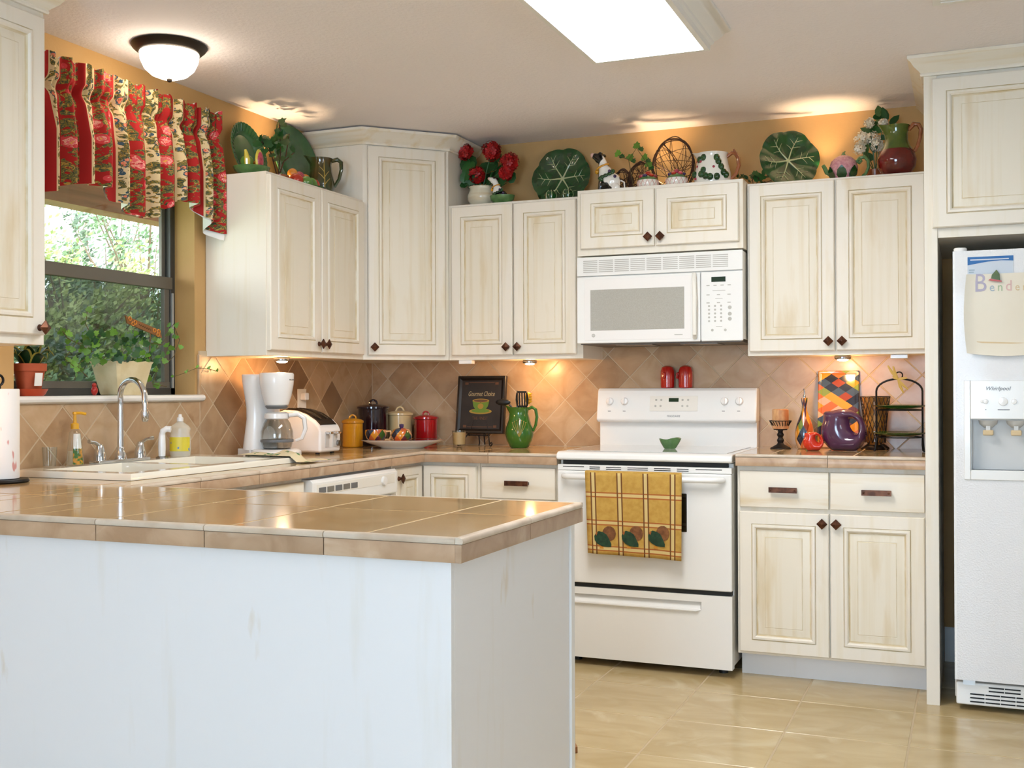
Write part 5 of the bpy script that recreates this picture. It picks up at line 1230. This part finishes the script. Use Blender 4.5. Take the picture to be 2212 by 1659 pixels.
# ------------------------------------------------------------------ on top of the wall cabinets
ZT = ZU+.0008
def cabbage_plate(label, loc, R_, tilt, spin, rz=0):
    """standing leaf plate, faces -y, leaning back"""
    f = T('cabbage_plate', label, 'plate', loc, rz)
    n = 96; L = []
    PQ = [(.0, .006), (.35, .004), (.62, -.003), (.80, -.012), (.95, -.018), (1.0, -.018)]
    def edge(a): return 1+.08*abs(math.cos(3*(a-spin)))**.5
    def ysurf(q, a):
        y = PQ[-1][1]
        for (q0, y0), (q1, y1) in zip(PQ, PQ[1:]):
            if q <= q1: y = y0+(y1-y0)*(q-q0)/(q1-q0); break
        return y-.004*q*math.cos(6*(a-spin))+.0018*q*q*math.sin(17*a)
    for side in (0, 1):
        for q in ([0, .15, .3, .45, .6, .72, .84, .93, 1.0] if side == 0 else [.98, .8, .5, .25]):
            l = []
            for k in range(n):
                a = 2*PI*k/n; qq = max(q, .003); rr = R_*qq*(1+(edge(a)-1)*q*q); l.append((rr*math.cos(a), ysurf(q, a)+side*.005, R_+rr*math.sin(a)))
            L.append(l)
    b = MB(); b.loops(L, cap0=True, cap1=True)
    pl = b.build('plate', 'cabbage_green', f, rot=(-tilt, 0, 0), sharp=60)
    v = MB()
    pt_ = lambda t, a: (R_*t*math.cos(a), ysurf(t, a)-.0012, R_+R_*t*math.sin(a))
    for k in range(6):
        a = spin+PI/3*k
        v.tube([pt_(t, a+.04*math.sin(t*5)) for t in (.05, .2, .35, .5, .65, .78, .88)], [R_*q for q in (.030, .026, .021, .016, .012, .008, .004)], 6)
        for t, sg in ((.42, 1), (.50, -1), (.62, 1), (.70, -1)):
            v.tube([pt_(t, a), pt_(t+.09, a+sg*.12/t*.9), pt_(t+.17, a+sg*.20/t*.9)], [R_*.011, R_*.008, R_*.003], 5)
    v.sph((0, ysurf(0, 0)-.001, R_), (R_*.075, .003, R_*.075), 12)
    v.build('leaf_veins', 'cabbage_vein', pl)
    return f
# left cabinet -------------------------------------------------------
pA = at(533, 335, 'X', .06)
f = T('scalloped_plate', 'sage green plate with fluted rim leaning on the wall by the valance', 'plate', (.085, pA.y, ZT), PI/2)
n = 72; L = []
for q, y in ((0, .004), (.62, .004), (.70, -.006), (.97, -.020), (1.0, -.021), (1.0, -.018), (.70, .002), (.5, .010), (0, .010)):
    L.append([(.125*max(q, .002)*math.cos(2*PI*k/n)*(1+(.012*math.cos(36*2*PI*k/n) if q > .9 else 0)), y, .135+.135*max(q, .002)*math.sin(2*PI*k/n)*(1+(.012*math.cos(36*2*PI*k/n) if q > .9 else 0))) for k in range(n)])
MB().loops(L, cap0=True, cap1=True).build('plate', 'sage_green', f, rot=(-.22, 0, 0))
b = MB()
for k in range(36): a = 2*PI*k/36; b.tube([(.125*t*math.cos(a), -.006-.052*(t-.70)-.001, .135+.135*t*math.sin(a)) for t in (.74, .95)], .0018, 4)
b.build('fluting', 'sage_green', f, rot=(-.22, 0, 0))
MB().tube([(-.10, -.035, .004), (-.08, -.012, .004), (-.05, .03, .03), (-.07, -.03, .012), (-.075, -.034, .03)], .003, 6).tube([(.10, -.035, .004), (.08, -.012, .004), (.05, .03, .03), (.07, -.03, .012), (.075, -.034, .03)], .003, 6).build('wire_stand', 'black_metal', f)
pB = at(618, 340, 'X', .06)
f = T('large_platter', 'large plain green platter leaning on the wall in front of the corner cabinet', 'plate', (.085, -.800, ZT), PI/2)
L = []
for q, y in ((0, .004), (.72, .004), (.78, -.004), (.97, -.014), (1.0, -.014), (1.0, -.010), (.78, .003), (0, .009)): L.append([(.185*max(q, .002)*math.cos(2*PI*k/64), y, .172+.172*max(q, .002)*math.sin(2*PI*k/64)) for k in range(64)])
MB().loops(L, cap0=True, cap1=True).build('plate', 'sage_green', f, rot=(-.20, 0, 0))
pf = at(562, 358, 'X', .235)
f = T('ceramic_fruit_bowl', 'ceramic fruit piece with a cut pink fig at the cabinet front', 'ornament', (.185, pf.y+.01, ZT), PI/2)
MB().lathe([(.045, 0), (.050, .004), (.072, .020), (.078, .034), (.074, .034), (.0005, .016)], 32).build('bowl', 'green_knobbly', f)
b = MB().sph((.012, -.030, .066), (.028, .010, .046)); b.build('fig_skin', 'fruit_yellow', f); MB().sph((.012, -.0365, .064), (.021, .006, .036)).build('fig_flesh', 'fruit_pink', f)
MB().tube([(-.058, -.02, .03), (-.062, -.022, .055), (-.068, -.022, .080), (-.072, -.02, .095)], [.012, .013, .009, .005], 10).build('banana', 'fruit_yellow', f)
MB().sph((-.026, .005, .055), .028).build('pear', 'fruit_green', f); MB().sph((.046, .006, .052), .022).build('peach', 'fruit_orange', f); MB().sph((.004, .028, .062), .026).build('plum', 'fruit_red', f)
f = T('ivy_topiary', 'dark ivy spray on brown stems behind the fruit on the cabinet', 'plant', (.15, -1.085, ZT), 0)
wq = lambda px, py, x: at(px, py, 'X', x)-Vector((.15, -1.085, ZT))
MB().lathe([(.040, 0), (.044, .004), (.050, .045), (.046, .045), (.0005, .04)], 24).build('pot', 'brown_glaze', f)
stems = [[(598, 380), (606, 330), (604, 264)], [(596, 380), (585, 330), (562, 302)], [(600, 380), (618, 335), (625, 290)], [(600, 380), (612, 350), (635, 330)]]
for s_ in stems: MB().tube([(0, 0, .03)]+[wq(px, py, .15) for px, py in s_[1:]], .0028, 5).build('stem', 'vine', f)
for px, py in [(604, 266), (600, 275), (612, 274), (598, 290), (610, 292), (606, 300), (596, 305), (618, 300), (588, 300), (575, 303), (562, 305), (568, 314), (558, 316), (580, 318), (592, 322), (604, 318), (612, 312), (600, 335), (590, 338), (576, 330), (622, 338), (630, 326), (585, 310), (610, 328), (564, 300), (596, 348), (606, 345)]:
    leaf(f, IVY_D, wq(px, py, .15+rl.uniform(-.02, .03)), rl.uniform(.034, .05), facing())
f = T('ceramic_fruit_cluster', 'cluster of red orange and green ceramic fruit beside the ivy', 'ornament', (.19, -.93, ZT), PI/2)
for x_, y_, z_, q, mt in ((-.07, 0, .035, .034, 'fruit_red'), (-.035, -.03, .030, .030, 'fruit_green'), (-.02, .02, .060, .028, 'fruit_pink'), (.03, -.01, .034, .033, 'fruit_green'), (.045, .03, .062, .026, 'fruit_orange'), (.0, .04, .038, .03, 'fruit_red'), (-.055, .03, .072, .024, 'fruit_orange'), (.075, .0, .040, .028, 'fruit_red')): MB().sph((x_, y_, z_), q).build('fruit', mt, f)
MB().lathe([(.07, 0), (.075, .002), (.10, .012), (.098, .013), (.0005, .006)], 28).build('dish', 'green_knobbly', f)
pl_ = at(706, 385, 'X', .2)
f = T('leaf_pitcher', 'dark olive leaf pattern pitcher at the corner cabinet', 'pitcher', (.170, pl_.y, ZT), .50)
MB().lathe([(.044, 0), (.050, .004), (.060, .04), (.061, .07), (.052, .12), (.047, .15), (.052, .172), (.054, .180), (.050, .180), (.042, .15), (.045, .06), (.0005, .02)], 36, spout=(PI*1.03, .030, .12, .18)).build('jug', 'olive_green', f)
MB().tube([(.046, 0, .170), (.075, 0, .178), (.092, 0, .165), (.093, 0, .13), (.082, 0, .085), (.060, 0, .048)], [.010, .011, .010, .009, .008, .008], 10).build('handle', 'olive_green', f)
b = MB()
def on_jug(a, z): 
    pr_ = [(.0, .050), (.04, .0605), (.07, .0615), (.12, .053), (.15, .048), (.18, .055)]
    for (z0_, r0_), (z1_, r1_) in zip(pr_, pr_[1:]):
        if z <= z1_: rr = r0_+(r1_-r0_)*(z-z0_)/(z1_-z0_); break
    return (rr*math.cos(a), rr*math.sin(a), z)
b.tube([on_jug(-1.25, z) for z in (.02, .06, .10, .14, .165)], [.003, .0028, .0024, .002, .001], 5)
for z, da, L1 in ((.05, .45, .03), (.075, -.5, .03), (.085, .45, .03), (.11, -.45, .025)): b.tube([on_jug(-1.25, z), on_jug(-1.25+da*.5, z+L1*.6), on_jug(-1.25+da, z+L1)], [.002, .0016, .001], 5)
b.build('leaf_veins', 'gold_line', f)
# back wall cabinets -------------------------------------------------
YT = -.17
def topx(px, py, y=YT): return at(px, py, 'Y', y).x
f = T('potted_geranium', 'red geranium with round leaves in a pale stoneware pot', 'potted plant', (topx(1042, 425), -.17, ZT))
gx = topx(1042, 425)
MB().lathe([(.044, 0), (.049, .003), (.073, .038), (.075, .060), (.062, .088), (.064, .100), (.068, .104), (.062, .104), (.0005, .09)], 32).build('pot', 'stoneware', f)
rg = random.Random(21)
gq = lambda px, py, y: at(px, py, 'Y', y)-Vector((gx, -.17, ZT))
for px, py, r_ in ((1005, 328, .040), (1062, 326, .050), (1101, 350, .046), (1030, 378, .042), (1093, 374, .035)):
    c_ = gq(px, py, -.19); MB().tube([(0, 0, .085), c_*.5+Vector((0, 0, .05)), c_], .0028, 6).build('stem', 'leaf_dark', f)
    b = MB()
    for k in range(90):
        d_ = Vector((rg.gauss(0, 1), rg.gauss(0, 1), rg.gauss(0, 1))).normalized(); cc = c_+d_*r_*rg.uniform(.55, 1)
        u_ = d_.orthogonal().normalized(); w_ = d_.cross(u_)
        for q in range(5):
            a = 2*PI*q/5+k; e1 = (u_*math.cos(a)+w_*math.sin(a)); e2 = (u_*-math.sin(a)+w_*math.cos(a)); s_ = .0115
            b.add([cc, cc+e1*s_+e2*s_*.5+d_*.002, cc+e1*s_*1.5+d_*.003, cc+e1*s_-e2*s_*.5+d_*.002], [(0, 1, 2, 3)])
    b.build('flower_head', 'petal_red', f, sharp=80)
for px, py in ((1010, 375), (1006, 392), (1018, 398), (1062, 372), (1072, 352), (1056, 392), (1095, 395), (1080, 380), (1010, 404), (1040, 400), (1012, 368), (1075, 400), (1050, 365), (1008, 398)):
    c_ = gq(px, py, -.17+rg.uniform(-.04, .05)); leaf(f, ROUND_D, c_, rg.uniform(.068, .092), (PI/2*rg.uniform(.5, 1.0), rg.uniform(-.5, .5), rg.uniform(-.5, .5))); 
    MB().tube([(0, 0, .085), c_*.6+Vector((0, 0, .02)), c_], .0018, 5).build('leaf_stalk', 'leaf_dark', f)
def cow(name, label, loc, rz, s_, dish=False):
    f = T(name, label, 'figurine', loc, rz)
    b = MB(); k = s_
    b.sph((.0, 0, .055*k), (.055*k, .038*k, .048*k)); b.sph((-.020*k, 0, .09*k), (.036*k, .030*k, .045*k)); b.tube([(-.025*k, 0, .10*k), (-.035*k, 0, .15*k), (-.045*k, 0, .165*k)], [.026*k, .020*k, .022*k], 12)
    b.sph((-.052*k, 0, .172*k), (.024*k, .020*k, .024*k)); b.tube([(-.052*k, 0, .172*k), (-.080*k, 0, .186*k)], [.019*k, .014*k], 12)
    for sg in (-1, 1):
        b.sph((.030*k, sg*.026*k, .022*k), (.030*k, .016*k, .022*k), 10); b.tube([(-.035*k, sg*.018*k, .07*k), (-.045*k, sg*.018*k, .0)], [.013*k, .010*k], 10)
    b.build('body', 'cow_coat', f, remesh=.004*k)
    for sg in (-1, 1): MB().sph((-.036*k, sg*.026*k, .186*k), (.010*k, .020*k, .008*k), 10).build('ear', 'black_glaze', f)
    MB().sph((-.084*k, 0, .187*k), (.011*k, .014*k, .012*k), 10).build('muzzle', 'pink_skin', f)
    MB().tube([(.028*k*math.cos(a)-.034*k, .026*k*math.sin(a), .128*k+.012*k*math.cos(a)) for a in [2*PI*q/16 for q in range(16)]], .0045*k, 6, closed=True).sph((-.062*k, 0, .108*k), .011*k, 10).build('bell_collar', 'yellow_glaze', f)
    b = MB()
    for q in range(7): a = q*.5-.2; b.sph((-.005*k+.03*k*math.cos(a*1.3), -.034*k-.004*k*math.sin(a), .10*k-.006*k*q), (.012*k, .006*k, .009*k), 8, m=5)
    b.build('garland', 'cabbage_green', f); MB().sph((.01*k, -.038*k, .10*k), .008*k, 8).sph((.035*k, -.034*k, .075*k), .008*k, 8).build('garland_flowers', 'fruit_purple', f)
    MB().tube([(.052*k, 0, .06*k), (.07*k, 0, .05*k), (.072*k, 0, .02*k), (.062*k, .004*k, .005*k)], .004*k, 6).build('tail', 'white_glaze', f)
    if dish: MB().lathe([(.05*k, 0), (.054*k, .003*k), (.085*k, .03*k), (.092*k, .06*k), (.084*k, .06*k), (.0005, .004*k)], 28, (.015*k, -.002, 0), ax=(1, .75)).build('dish', 'green_knobbly', f)
    return f
cow('cow_creamer', 'small cow figure lying in a green glazed dish beside the geranium', (topx(1092, 420), -.235, ZT), 0, .70, True)
cabbage_plate('green cabbage leaf plate beside the geranium', (topx(1207, 372, -.12), -.098, ZT), .141, .20, .02)
for px, lab in ((1190, 'closer to the geranium'), (1226, 'closer to the microwave cabinet')):
    f = T('cabbage_shaker', 'small green cabbage shaker before the first cabbage plate, '+lab, 'shaker', (topx(px, 425, -.25), -.25, ZT), 0, 'cabbage shakers on the cabinet')
    MB().lathe([(.018, 0), (.022, .003), (.027, .020), (.024, .038), (.012, .048), (.0005, .05)], 20, lobes=(6, .06)).build('cabbage_body', 'cabbage_green', f)
    b = MB()
    for k in range(6): a = PI/3*k; b.tube([(.0265*math.cos(a)*q, .0265*math.sin(a)*q, z) for q, z in ((.9, .006), (1.05, .02), (.95, .036), (.5, .048))], .0014, 4)
    b.build('veins', 'cabbage_vein', f)
ZM = 2.1088
cow('cow_figurine', 'seated black and white cow pitcher with a garland on the microwave cabinet', (topx(1318, 400, -.24), -.245, ZM), 0, 1.0)
def vine_ball(label, cx, cz, rx, rz_, y, n, seed, z0, ry=.05, ring=True):
    f = T('grapevine_wreath', label, 'wreath', (cx, y, z0)); b = MB(); q = random.Random(seed)
    cz -= z0
    if ring:
        for k in range(7): 
            w_ = [q.uniform(-.006, .006) for _ in range(4)]; ph = q.uniform(0, 6)
            b.tube([((rx+w_[0]+.004*math.sin(3*a+ph))*math.cos(a), w_[1]*2+.006*math.sin(2*a+ph), cz+(rz_+w_[2]+.004*math.cos(4*a+ph))*math.sin(a)) for a in [2*PI*i/40 for i in range(40)]], .0024, 5, closed=True)
    for k in range(n):
        a0 = q.uniform(0, 2*PI); a1 = a0+q.uniform(1.6, 4.2); mx, mz = q.uniform(-.95, .95)*rx, q.uniform(-.95, .95)*rz_; by = q.uniform(-ry, ry)
        p0, p2 = Vector((rx*math.cos(a0), 0, cz+rz_*math.sin(a0))), Vector((rx*math.cos(a1), 0, cz+rz_*math.sin(a1))); p1 = Vector((mx, by*2, cz+mz))
        b.tube([p0*(1-t)**2+p1*2*t*(1-t)+p2*t*t for t in [i/10 for i in range(11)]], .0013, 4)
    b.build('vines', 'vine', f); return f
zc = at(1455, 342, 'Y', -.15).z
vine_ball('large oval twig wreath standing behind the sugar bowls', topx(1456, 342, -.15), ZM+.128, .093, .124, -.155, 30, 5, ZM)
vine_ball('medium round twig ball beside the large oval wreath', topx(1385, 362, -.13), ZM+.082, .062, .078, -.125, 26, 8, ZM)
vine_ball('small round twig ball behind the seated cow', topx(1345, 370, -.165), ZM+.064, .046, .060, -.165, 22, 9, ZM)
f = T('ivy_strand', 'loose green ivy strand draped over the twig balls', 'plant', (topx(1370, 380, -.19), -.185, ZM))
o_ = Vector((topx(1370, 380, -.19), -.185, ZM))
P = [at(px, py, 'Y', -.185)-o_ for px, py in ((1336, 336), (1358, 345), (1375, 320), (1392, 345), (1400, 360))]
MB().tube([(0, 0, .0)]+[P[1]]+P[2:], .002, 5).tube([P[1], P[0]], .0018, 5).build('stem', 'stem', f)
for p in P: leaf(f, IVY, p, .040, (PI/2*.8, rl.uniform(-.5, .5), rl.uniform(-.3, .3))); leaf(f, IVY_D, p+Vector((.016, .004, -.012)), .030, (PI/2*.7, rl.uniform(-.8, .8), .2))
def sugar(label, px, lid2):
    f = T('lattice_jar', label, 'jar', (topx(px, 392, -.265), -.268, ZM), 0)
    MB().lathe([(.032, 0), (.036, .003), (.047, .018), (.050, .034), (.046, .044), (.0005, .046)], 32).build('bowl', 'white_glaze', f)
    b = MB()
    for k in range(14):
        for sg in (1, -1): b.tube([((.0375+.0135*math.sin(t*PI*.62))*math.cos(2*PI*k/14+sg*t*.5), (.0375+.0135*math.sin(t*PI*.62))*math.sin(2*PI*k/14+sg*t*.5), .003+.04*t) for t in (0, .33, .66, 1)], .0016, 4)
    b.build('lattice', 'pink_skin', f)
    MB().lathe([(.046, .0445), (.044, .05), (.030, .062), (.012, .068), (.0005, .069)], 28).build('lid', 'green_knobbly', f)
    for k in range(6): a = 2*PI*k/6+.3; MB().sph((.030*math.cos(a), .030*math.sin(a), .064), (.012, .012, .009), 8, m=5).build('lid_flower', ('fruit_pink', 'fruit_purple', 'fruit_red')[(k+lid2) % 3], f)
    MB().sph((0, 0, .076), (.014, .014, .012), 10).build('lid_knob', 'fruit_red' if lid2 == 0 else 'fruit_pink', f)
sugar('pink lattice jar with a red flower knob beside the cow figure', 1400, 0); sugar('pink lattice jar with a purple flowered lid before the wreath', 1462, 1)
px0 = topx(1540, 385, -.24)
f = T('floral_pitcher', 'white pitcher painted with green leaves and a brown branch handle', 'pitcher', (px0, -.245, ZM))
MB().lathe([(.074, 0), (.079, .004), (.084, .030), (.081, .06), (.072, .095), (.066, .125), (.067, .140), (.070, .147), (.065, .147), (.06, .12), (.0005, .02)], 40, spout=(PI*.98, .026, .10, .147)).build('jug', 'white_glaze', f)
MB().tube([(.064, .0, .128), (.088, 0, .145), (.104, 0, .140), (.116, 0, .118), (.118, 0, .085), (.106, 0, .050), (.082, 0, .026)], [.008, .009, .010, .009, .009, .008, .008], 10).tube([(.104, 0, .14), (.096, -.004, .160)], [.008, .004], 8).build('handle', 'brown_glaze', f)
rp = random.Random(8); bl_, bf = MB(), MB()
def pj_r(z): return .079+.0045*math.sin(min(z, .07)/.07*PI)-max(0, z-.05)*.20
for a0, z0 in ((-2.35, .115), (-2.0, .122), (-1.1, .118), (-1.0, .10), (-2.0, .045), (-1.75, .035), (-1.5, .03), (-1.9, .062), (-.75, .05), (-.85, .075), (-.6, .04), (-2.6, .05), (-1.15, .03)):
    rr = pj_r(z0)+.0006; bl_.sph((rr*math.cos(a0), rr*math.sin(a0), z0), (.015, .015, .017), 8, m=5)
bl_.build('painted_leaves', 'cabbage_green', f)
for a0, z0 in ((-2.5, .085), (-1.3, .075), (-2.2, .105), (-.95, .10), (-2.75, .11), (-2.45, .03)): rr = pj_r(z0)+.0012; bf.sph((rr*math.cos(a0), rr*math.sin(a0), z0), (.0065, .0065, .0065), 8, m=5)
bf.build('painted_berries', 'fruit_pink', f)
# right cabinet
f = T('trailing_greenery', 'dark trailing greenery and twigs lying beside the second cabbage plate', 'plant', (topx(1628, 380, -.15), -.13, ZT))
rg = random.Random(5); b = MB()
for k in range(9): a = rg.uniform(0, 2*PI); b.tube([(0, 0, .012), (.05*math.cos(a), .02*math.sin(a), .03), (.085*math.cos(a), .03*math.sin(a), .006+.05*rg.random())], .0018, 5)
b.build('twigs', 'vine', f)
for k in range(34): leaf(f, IVY_D if k % 2 else OVAL_D, (rg.uniform(-.085, .10), rg.uniform(-.05, .03), rg.uniform(.02, .068)), rg.uniform(.030, .045), (rg.uniform(.3, 1.5), rg.uniform(-.9, .9), rg.uniform(-.9, .9)))
cabbage_plate('green cabbage leaf plate in front of the uplight on the right cabinet', (topx(1704, 328, -.20), -.155, ZT), .128, .22, .14, .45)
f = T('artichoke_teapot', 'pink knobbly teapot with green leaves and curled handle', 'teapot', (topx(1822, 365, -.22), -.22, ZT))
MB().lathe([(.038, 0), (.044, .004), (.058, .030), (.061, .055), (.052, .082), (.036, .098), (.018, .107), (.0005, .109)], 36).build('body', 'pink_knobbly', f)
MB().lathe([(.012, .106), (.008, .114), (.004, .122), (.0005, .124)], 12).tube([(0, 0, .118), (.008, 0, .126)], .003, 6).build('lid_stem', 'green_knobbly', f)
for k in range(7):
    a = 2*PI*k/7+.2; bl = MB(); L = []
    for z, w_, rr in ((.0, .012, .046), (.018, .022, .056), (.038, .018, .064), (.056, .002, .066)): L.append([((rr)*math.cos(a)-w_*-math.sin(a)*s_, (rr)*math.sin(a)-w_*math.cos(a)*s_, z) for s_ in (-1, 0, 1)])
    bl.loops(L, closed=False); bl.build('leaf', 'cabbage_green', f)
MB().tube([(-.050, 0, .030), (-.070, 0, .040), (-.080, 0, .062), (-.086, 0, .072)], [.013, .011, .009, .008], 10).build('spout', 'green_knobbly', f)
MB().tube([(.052, 0, .075), (.068, 0, .092), (.088, 0, .095), (.103, 0, .078), (.104, 0, .048), (.092, 0, .022), (.078, 0, .012)], [.007, .008, .008, .008, .007, .007, .006], 10).tube([(.058, -.012, .078), (.068, -.014, .086), (.076, -.012, .076), (.068, -.012, .068), (.060, -.012, .074)], .006, 8).build('handle', 'green_knobbly', f)
hx_ = topx(1890, 320, -.12)
f = T('white_flower_spray', 'white flower heads with dark leaves behind the garnet pitcher', 'flowers', (hx_, -.11, ZT))
hq = lambda px, py, y: at(px, py, 'Y', y)-Vector((hx_, -.11, ZT))
MB().lathe([(.030, 0), (.034, .004), (.038, .055), (.034, .055), (.0005, .01)], 20).build('vase', 'brown_glaze', f)
for px, py, r_ in ((1862, 300, .034), (1884, 300, .034), (1858, 320, .030), (1895, 314, .028), (1878, 266, .022), (1908, 266, .018)):
    c_ = hq(px, py, -.14); b = MB(); MB().tube([(0, 0, .04), c_*.6+Vector((0, 0, .02)), c_], .002, 5).build('stem', 'leaf_dark', f)
    for k in range(34):
        d_ = Vector((rg.gauss(0, 1), rg.gauss(0, 1), rg.gauss(0, 1))).normalized(); cc = c_+d_*r_*rg.uniform(.6, 1); u_ = d_.orthogonal().normalized(); w_ = d_.cross(u_)
        for q in range(4): a = PI/2*q+k; e1 = u_*math.cos(a)+w_*math.sin(a); e2 = u_*-math.sin(a)+w_*math.cos(a); s_ = .009; b.add([cc, cc+e1*s_+e2*s_*.55, cc+e1*s_*1.5+d_*.002, cc+e1*s_-e2*s_*.55], [(0, 1, 2, 3)])
    b.build('flower_head', 'petal_white', f, sharp=80)
for px, py in ((1885, 255), (1900, 252), (1912, 258), (1875, 272), (1895, 278), (1905, 285), (1890, 290), (1880, 282), (1900, 300), (1890, 330), (1870, 335), (1915, 262), (1922, 270), (1888, 345)):
    leaf(f, OVAL_D, hq(px, py, -.11+rg.uniform(-.03, .02)), rg.uniform(.055, .075), (PI/2*rg.uniform(.6, 1.1), rg.uniform(-1.3, 1.3), rg.uniform(-.4, .4)))
f = T('garnet_pitcher', 'deep red and olive glazed pitcher next to the refrigerator cabinet', 'pitcher', (topx(1937, 365, -.235), -.235, ZT))
ga = [(.050, 0), (.056, .004), (.076, .035), (.081, .065), (.074, .095), (.066, .108)]
MB().lathe(ga, 40).build('lower_body', 'garnet', f)
MB().lathe([(.066, .1082), (.056, .125), (.047, .150), (.046, .175), (.050, .200), (.054, .212), (.050, .213), (.042, .175), (.0005, .12)], 40, spout=(PI*1.02, .026, .15, .213)).build('neck', 'olive_glaze', f)
MB().tube([(.048, 0, .192), (.070, 0, .215), (.088, 0, .212), (.098, 0, .190), (.094, 0, .155), (.084, 0, .120), (.072, 0, .098)], [.009, .011, .010, .009, .008, .008, .008], 10).build('handle', 'brown_glaze', f)

# ------------------------------------------------------------------ outside the sink window
S('ground_outside', MB().box(-40, -30, -.5, -.2, 40, -.3), 'grass')
f = T('patio_eave', 'brown timber eave beam outside the sink window', 'eave', (-.85, -1.9, 0))
ze = at(230, 462, 'X', -.85).z
MB().box(-.06, -3.2, ze, .06, 4.0, ze+.13).build('fascia_beam', 'beam_wood', f); MB().box(.06, -3.2, ze+.10, .68, 4.0, ze+.14).build('soffit', 'beam_wood', f); MB().box(-.30, -3.2, ze+.13, .70, 4.0, ze+.20).build('roof_deck', 'beam_wood', f)
for y in (-3.1, 3.9): MB().box(-.05, y-.05, -.3, .05, y+.05, ze).build('post', 'beam_wood', f)
def tree(label, px, X, h, w_, mat, seed, nl, ls, base_z=-.3, z0=.5, sparse=1.0):
    p = at(px, 800, 'X', X); q = random.Random(seed)
    f = T('yard_tree', label, 'tree', (X, p.y, base_z)); tr = MB(); fo = MB(); tips = []
    tr.tube([(0, 0, 0), (.05, .03, h*.3), (0, 0, h*.62)], [.10*h/5, .07*h/5, .03*h/5], 8)
    for k in range(16):
        a = q.uniform(0, 2*PI); zb_ = h*q.uniform(.12, .6); L1 = w_*q.uniform(.6, 1.1); rise = h*q.uniform(.15, .42)
        P = [Vector((0, 0, zb_)), Vector((L1*.5*math.cos(a), L1*.5*math.sin(a), zb_+rise*.45)), Vector((L1*math.cos(a), L1*math.sin(a), zb_+rise))]
        tr.tube(P, [.025*h/5, .016*h/5, .006*h/5], 5)
        for _ in range(3):
            t = q.uniform(.3, 1); c_ = P[0].lerp(P[1], t*2) if t < .5 else P[1].lerp(P[2], t*2-1); e_ = c_+Vector((q.uniform(-.4, .4), q.uniform(-.4, .4), q.uniform(.2, .7)))*w_*.6; tr.tube([c_, e_], [.008*h/5, .003], 4); tips += [(c_, e_)]
    for k in range(nl):
        c_, e_ = q.choice(tips); pos = c_.lerp(e_, q.uniform(0, 1.15))+Vector((q.gauss(0, 1), q.gauss(0, 1), q.gauss(0, 1)))*.11*w_
        if pos.z < z0: continue
        n_ = Vector((q.gauss(0, 1), q.gauss(0, 1), q.gauss(0, 1))).normalized(); u_ = n_.orthogonal().normalized(); v_ = n_.cross(u_); s_ = ls*q.uniform(.6, 1.3)
        fo.add([pos-u_*s_, pos-v_*s_*.5, pos+u_*s_, pos+v_*s_*.5], [(0, 1, 2, 3)])
    tr.build('trunk', 'bark', f); o = fo.build('foliage', mat, f); o['kind'] = 'stuff'
tree('yellow green loose tree outside the sink window, closest to the house', 165, -5.2, 3.54, .85, 'foliage_yellow', 1, 6000, .032)
tree('tall slender grey green tree outside the sink window', 240, -8.6, 4.96, .75, 'foliage_dark', 2, 2200, .045)
tree('airy light green tree seen through the right edge of the sink window', 318, -6.6, 4.37, .8, 'foliage_green', 3, 2400, .036)
tree('broad bushy tree filling the far left of the window view', 110, -11.0, 5.07, 1.3, 'foliage_green', 4, 5200, .05)
tree('low dense dark shrub at the foot of the yard trees', 310, -3.6, 2.06, .75, 'foliage_dark', 5, 3600, .038, z0=.1)
tree('low rounded green shrub under the yellow green tree', 130, -3.0, 1.89, .55, 'foliage_green', 6, 2600, .036, z0=.1)
tree('wide dark hedge tree closing the back of the yard', 250, -14.0, 4.72, 2.0, 'foliage_dark', 7, 5000, .09, z0=.1)
tree('pale loose tree beside the hedge at the back of the yard', 130, -19, 5.43, 1.6, 'foliage_yellow', 9, 5200, .075, z0=.1)
tree('rounded green yard tree standing left of the yellow green tree', -90, -6.5, 3.4, .9, 'foliage_green', 12, 4200, .04)
tree('pale yellow yard tree at the side of the lawn', -330, -11.5, 4.6, 1.2, 'foliage_yellow', 13, 4600, .05)
tree('grey green yard tree farthest along the side lawn', -900, -7.5, 3.8, 1.1, 'foliage_dark', 14, 4200, .05)
tree('loose green yard tree past the patio corner', 470, -8.0, 4.2, 1.0, 'foliage_green', 15, 4200, .045)
